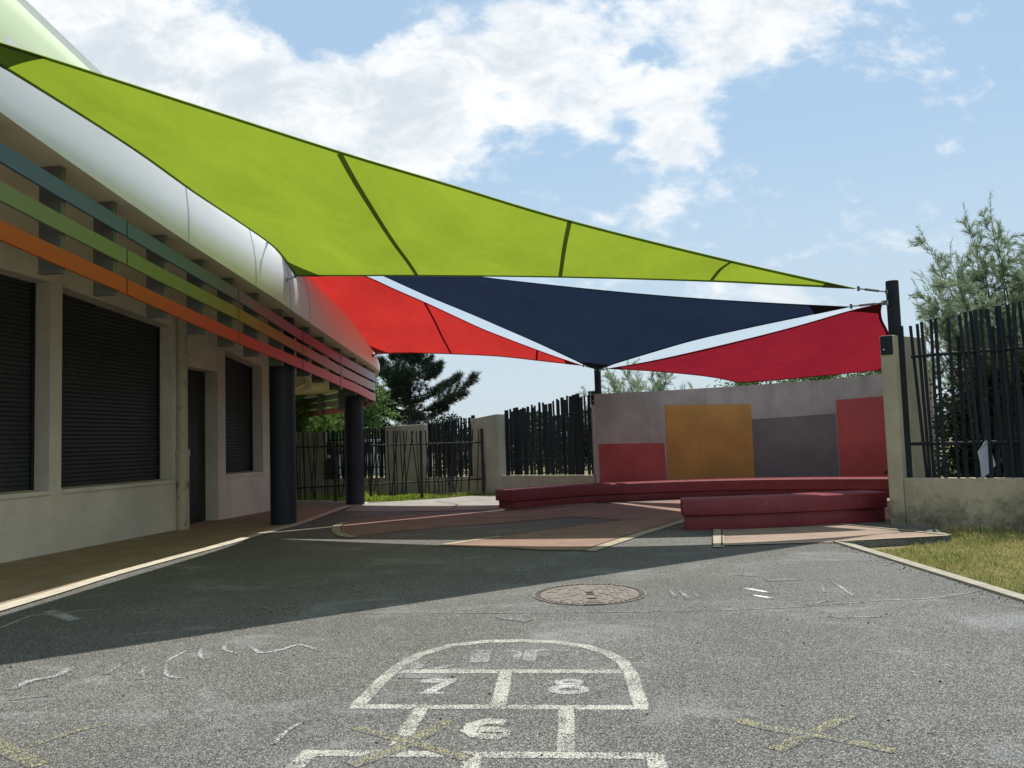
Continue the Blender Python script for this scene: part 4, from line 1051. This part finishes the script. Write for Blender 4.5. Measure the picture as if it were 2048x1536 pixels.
def pine(label,base,h,seed):
    r=random.Random(seed); base=Vector(base); root=empty('pine_tree',tuple(base),label,'tree'); Lf=Leafs(seed); tr=MB()
    n=12; pts=[base+Vector((.05*math.sin(i*.9),0,h*i/n)) for i in range(n+1)]; tr.tube(pts,[.16*(1-i/n*.93) for i in range(n+1)],8)
    def clump(p,d,s=1):
        for i in range(22): Lf.blade(p+rv(r)*.05,d*.8+rv(r)*1.0,r.uniform(.16,.27)*s,.020)
    def branch(p,d,L,lev=0):
        k=max(3,int(L/.22)); prev=p; P=[p]
        for i in range(k):
            d=(d+Vector((0,0,.05))+rv(r)*.10).normalized(); q=prev+d*(L/k); P.append(q)
            t=(i+1)/k
            if t>.25 or lev:
                if r.random()<.72: clump(q,(d+Vector((0,0,.6))).normalized())
                if r.random()<.45: clump(q.lerp(prev,.5)+rv(r)*.12,(d+Vector((0,0,.5))).normalized(),.85)
            if lev<1 and t>.2:
                for sd in (-1,1):
                    if r.random()<.8:
                        s=Vector((-d.y,d.x,0))*sd; branch(q,(d*.7+s*.8+Vector((0,0,.08))).normalized(),L*(.42*(1.15-t)+.08)*r.uniform(.7,1.2),lev+1)
            prev=q
        tr.tube(P,[max(.008,.045*L/3*(1-i/len(P)*.9)) for i in range(len(P))],5)
        clump(prev,(d+Vector((0,0,.3))).normalized(),1.05)
    z=.27*h
    while z<h*.98:
        t=(z-.27*h)/(h*.73); 
        Lb=3.4*(1-t**1.25)*(.9 if t>.12 else .75)+.25
        for k in range(5):
            a=r.uniform(0,6.28); ll=Lb*r.uniform(.62,1.1)
            branch(base+Vector((0,0,z+r.uniform(-.1,.1))),Vector((math.cos(a),math.sin(a),.02+.5*t)).normalized(),ll)
        z+=h*.075
    # one long right hand limb
    branch(base+Vector((0,0,h*.40)),Vector((1,-.1,.20)).normalized(),3.5); branch(base+Vector((0,0,h*.52)),Vector((1,.1,.18)).normalized(),2.6); branch(base+Vector((0,0,h*.45)),Vector((-1,.1,.15)).normalized(),2.4)
    clump(base+Vector((0,0,h)),Vector((0,0,1)))
    tr.build('trunk',M['pbark'],root,auto=.9); mesh_obj('crown',Lf.v,Lf.f,M['pine'],root); return root
pb=V(822,900,40); pine('tall dark pine behind the perimeter wall left of centre',(pb.x,40,-.08),6.9,9)
tb=V(2005,900,12.8); tam('tamarisk_tree','large feathery tamarisk overhanging the tall right fence',(tb.x+.5,12.9,-.08),4.75,2.9,100,3,M['tam'],sub=26,nb=6,bl=.085,bw=.0085,tw=.5,start=.12,keep=lambda p:p.x/p.y>(.492 if p.z>2.2 else .52))
tb=V(1290,900,20.5); tam('tamarisk_tree','wispy tamarisk rising behind the mural wall beside the slim post',(tb.x,20.5,-.08),3.05,1.75,34,8,M['tam'],sub=12,nb=5,bl=.09,bw=.009,tw=.6,start=.35,up=1.8,droop=-.02)
tb=V(618,900,28); tam('feathery_bush','bright green feathery bush seen under the canopy',(tb.x-.3,28,-.08),3.9,2.4,40,12,M['tamg'],sub=14,nb=5,bl=.16,bw=.022,tw=.8,start=.1)
tb=V(722,900,31); broad('broadleaf_tree','mid green leafy tree between the canopy tip and the pine',(tb.x,31,-.08),3.9,1.3,1.3,7000,14,M['leaf'],.16,.5,lobes=16)
tb=V(672,900,33); broad('broadleaf_tree','darker leafy tree behind the far navy column',(tb.x,33,-.08),4.6,1.7,1.5,7000,15,M['leaf'],.17,.6,lobes=14)
tb=V(2030,900,12.3); broad('dense_shrub','dense dark shrub filling the gap behind the tall right fence',(tb.x+.2,12.6,-.08),2.7,2.0,1.0,16000,16,M['dleaf'],.09,.0,lobes=24,cat='bush')
tb=V(1900,900,13.2); broad('dense_shrub','low dark shrub behind the right fence near the pier',(tb.x+.65,13.0,-.08),1.9,.7,.6,7000,17,M['dleaf'],.09,.0,lobes=14,cat='bush')
for i,(px,Y,h,rx,lab) in enumerate([(1040,38,1.95,1.6,'dark hedge bush seen through the left part of the middle fence'),(1100,34,2.2,1.5,'dark hedge bush seen through the centre of the middle fence'),(1165,36,2.4,1.5,'hedge bush just left of the slim post'),
      (905,36,2.6,2.0,'dark bush seen through the fence right of the pine'),(1500,34,3.75,1.5,'dark green treetop above the mural wall centre'),(1585,36,4.0,1.5,'second dark treetop above the mural wall'),(1660,33,4.0,1.6,'broad dark treetop above the grey mural panel'),(1740,31,4.05,1.6,'dark treetop above the right end of the mural wall')]):
    b0=V(px,900,Y); broad('hedge_bush' if px<1400 else 'broadleaf_tree',lab,(b0.x,Y,-.08),h,rx,rx,5000,30+i,M['dleaf'] if px<1400 else M['leaf'],.14,.0 if px<1400 else .8,lobes=14,cat='bush' if px<1400 else 'tree')
# distant tree belt and hills
Lf=Leafs(77); r=random.Random(5)
for i in range(15000):
    x=r.uniform(-90,95); hh=4.2+1.6*math.sin(x*.21)+1.2*math.sin(x*.53+1); z=hh*(r.random()**.8); Lf.leaf(Vector((x,r.uniform(112,122),z-.5)),r.uniform(.6,1.3),.7)
tag(mesh_obj('distant_trees',Lf.v,Lf.f,M['dleaf']),kind='stuff')
hv=[];hf=[]
for i in range(61):
    x=-900+i*30; z=11+6*math.sin(i*.35)+4*math.sin(i*.83+2); hv+=[(x,700,-1),(x,760,max(4,z)),(x,860,-1)]
for i in range(60):
    for k in range(2): a=3*i+k; hf.append((a,a+3,a+4,a+1))
hm=m_flat('hill_woods',(.10,.14,.16),.9,.2,.02); tag(mesh_obj('hills',hv,hf,hm,smooth=True),kind='structure')
# parked van beyond the wall
vc=V(735,940,29.5); vn=empty('parked_van',(vc.x,29.5,-.08),'pale blue grey van parked beyond the bar fence','van')
prf=[(-2.0,.3),(2.1,.3),(2.2,.8),(1.75,1.0),(1.2,1.55),(-1.9,1.6),(-2.1,1.4)]
def ext(pf,y0,y1,cx,cz):
    k=len(pf); m=MB(); m.v=[Vector((cx+x,y0,cz+z)) for x,z in pf]+[Vector((cx+x,y1,cz+z)) for x,z in pf]
    m.f=[tuple(range(k)),tuple(range(k,2*k))[::-1]]+[(i,i+k,(i+1)%k+k,(i+1)%k) for i in range(k)]; return m
ext(prf,29.5,31.1,vc.x,-.08).build('body',M['van'],vn,bevel=.05)
ext([(.35,1.02),(1.55,1.02),(1.15,1.42),(.35,1.45)],29.49,29.50,vc.x,-.08).build('window',M['glass'],vn)
ext([(-1.6,1.05),(.2,1.05),(.2,1.45),(-1.6,1.45)],29.49,29.50,vc.x,-.08).build('window',M['glass'],vn)
for wx in (-1.3,1.35):
    m=MB(); m.tube([(vc.x+wx,29.46,.22),(vc.x+wx,29.7,.22)],.30,20); m.build('wheel',M['tyre'],vn)

# ------------------------------------------------------------------ world and light
SD=Vector((-.09,-.29,-1)).normalized(); el=math.asin(-SD.z); az=math.atan2(-SD.x,-SD.y)
sun=bpy.data.lights.new('sun','SUN'); sun.energy=4.2; sun.angle=math.radians(.55); sun.color=(1,.955,.89)
s=bpy.data.objects.new('sun',sun); COL.objects.link(s); s.rotation_euler=SD.to_track_quat('-Z','Y').to_euler()
w=bpy.data.worlds.new('World'); sc.world=w; w.use_nodes=True; t=w.node_tree; t.nodes.clear()
class WN(NT):
    def __init__(s,tree): s.t=tree; s.pos=None
N_=WN(t); wo=N_.n('ShaderNodeOutputWorld'); bg=N_.n('ShaderNodeBackground')
tc=N_.n('ShaderNodeTexCoord').outputs['Generated']
sky=N_.n('ShaderNodeTexSky',sky_type='NISHITA'); sky.sun_disc=False; sky.sun_elevation=el; sky.sun_rotation=az; sky.air_density=1.0; sky.dust_density=1.2; sky.ozone_density=1.5; sky.altitude=200
sep=N_.n('ShaderNodeSeparateXYZ'); N_.l(tc,sep.inputs[0]); X,Yd,Zd=sep.outputs
ym=N_.math('MAXIMUM',Yd,.08); U=N_.math('DIVIDE',X,ym); Vv=N_.math('DIVIDE',Zd,ym)
cb=N_.n('ShaderNodeCombineXYZ'); N_.l(U,cb.inputs[0]); N_.l(Vv,cb.inputs[1]); uv=cb.outputs[0]
wn=N_.noise(5,5,.6,uv,'Color'); vm=N_.n('ShaderNodeVectorMath',operation='MULTIPLY_ADD'); N_.l(wn,vm.inputs[0]); vm.inputs[1].default_value=(.17,.12,0); 
vs=N_.n('ShaderNodeVectorMath',operation='ADD'); N_.l(uv,vs.inputs[0]); vs.inputs[1].default_value=(-.085,-.06,0); N_.l(vs.outputs[0],vm.inputs[2]); uw=vm.outputs[0]
def cloudblob(px,py,rx,ry,ang,wt):
    d=ray(px,py); c=(d.x/d.y,d.z/d.y); mp=N_.n('ShaderNodeMapping',vector_type='TEXTURE'); N_.l(uw,mp.inputs['Vector'])
    mp.inputs['Location'].default_value=(c[0],c[1],0); mp.inputs['Rotation'].default_value=(0,0,math.radians(ang)); mp.inputs['Scale'].default_value=(rx/F,ry/F,1)
    ln=N_.n('ShaderNodeVectorMath',operation='LENGTH'); N_.l(mp.outputs[0],ln.inputs[0])
    return N_.mr(ln.outputs['Value'],.25,1.35,wt,0)
acc=None
for bdef in [(330,120,300,190,0,1.0),(120,60,260,200,0,1.0),(620,230,300,150,-10,1.15),(900,180,260,140,-8,1.0),(1120,80,200,130,0,.95),(1500,10,260,105,5,1.0),(1420,120,150,60,15,.62),(1240,215,240,75,10,.85),(1340,275,110,60,0,.75),(700,330,240,70,0,.7),
             (1260,425,110,45,15,.62),(1500,590,190,30,0,.5),(1180,580,150,25,0,.45),(980,20,150,60,0,.6),(1780,0,70,25,0,.5),(-300,0,400,300,0,.8),(2700,-100,400,150,0,.7),
             (640,15,120,62,-25,-.95),(1310,110,75,26,-8,-.45),(1060,270,110,28,-5,-.45),(770,40,90,40,0,-.4),(1270,250,60,18,0,-.3)]:
    b_=cloudblob(*bdef); acc=b_ if acc is None else N_.math('ADD',acc,b_)
fb1=N_.noise(6.5,9,.60,N_.map((1,1.5,1),uv),dist=.5); fb2=N_.noise(22,6,.62,N_.map((1,1.7,1),uv),dist=.3)
dens=N_.math('ADD',acc,N_.math('MULTIPLY',N_.math('SUBTRACT',fb1,.5),2.6)); dens=N_.math('ADD',dens,N_.math('MULTIPLY',N_.math('SUBTRACT',fb2,.5),1.5))
alpha=N_.mr(dens,.08,1.02); alpha=N_.math('MULTIPLY',alpha,N_.mr(Yd,.08,.25))
gen=N_.mr(N_.noise(2.2,7,.62,tc,dist=.4),.50,.66); back=N_.math('MULTIPLY',gen,N_.mr(Yd,.25,.05)); alpha=N_.math('MAXIMUM',alpha,back)
shade=N_.mr(N_.math('ADD',N_.math('MULTIPLY',dens,.30),N_.math('MULTIPLY',N_.noise(9,8,.66,N_.map((1,1.5,1),uv),dist=.6),1.5)),.80,1.45)
ccol=N_.mix(shade,(.92,.93,.935),(.62,.69,.75))
skc=N_.mix(1.0,sky.outputs[0],(.15,.15,.15),'MULTIPLY'); skc=N_.mix(.6,skc,(.37,.56,.70))
K_CLOUD=N_.mix(1,ccol,(1,1,1),'MULTIPLY')
hz=N_.mr(Zd,.0,.45,.80,.0); hz2=N_.math('MAXIMUM',hz,.10)
skh=N_.mix(hz2,skc,(.56,.64,.70))
fin=N_.mix(alpha,skh,K_CLOUD)
below=N_.mr(Zd,-.02,0); fin=N_.mix(below,(.14,.13,.11),fin)
N_.l(fin,bg.inputs[0]); bg.inputs[1].default_value=1.0; N_.l(bg.outputs[0],wo.inputs[0])
sc.view_settings.view_transform='Standard'; sc.view_settings.look='None'; sc.view_settings.exposure=0.18; sc.view_settings.gamma=1
sc.render.engine='CYCLES'; sc.cycles.max_bounces=7; sc.cycles.diffuse_bounces=4; sc.cycles.transmission_bounces=5
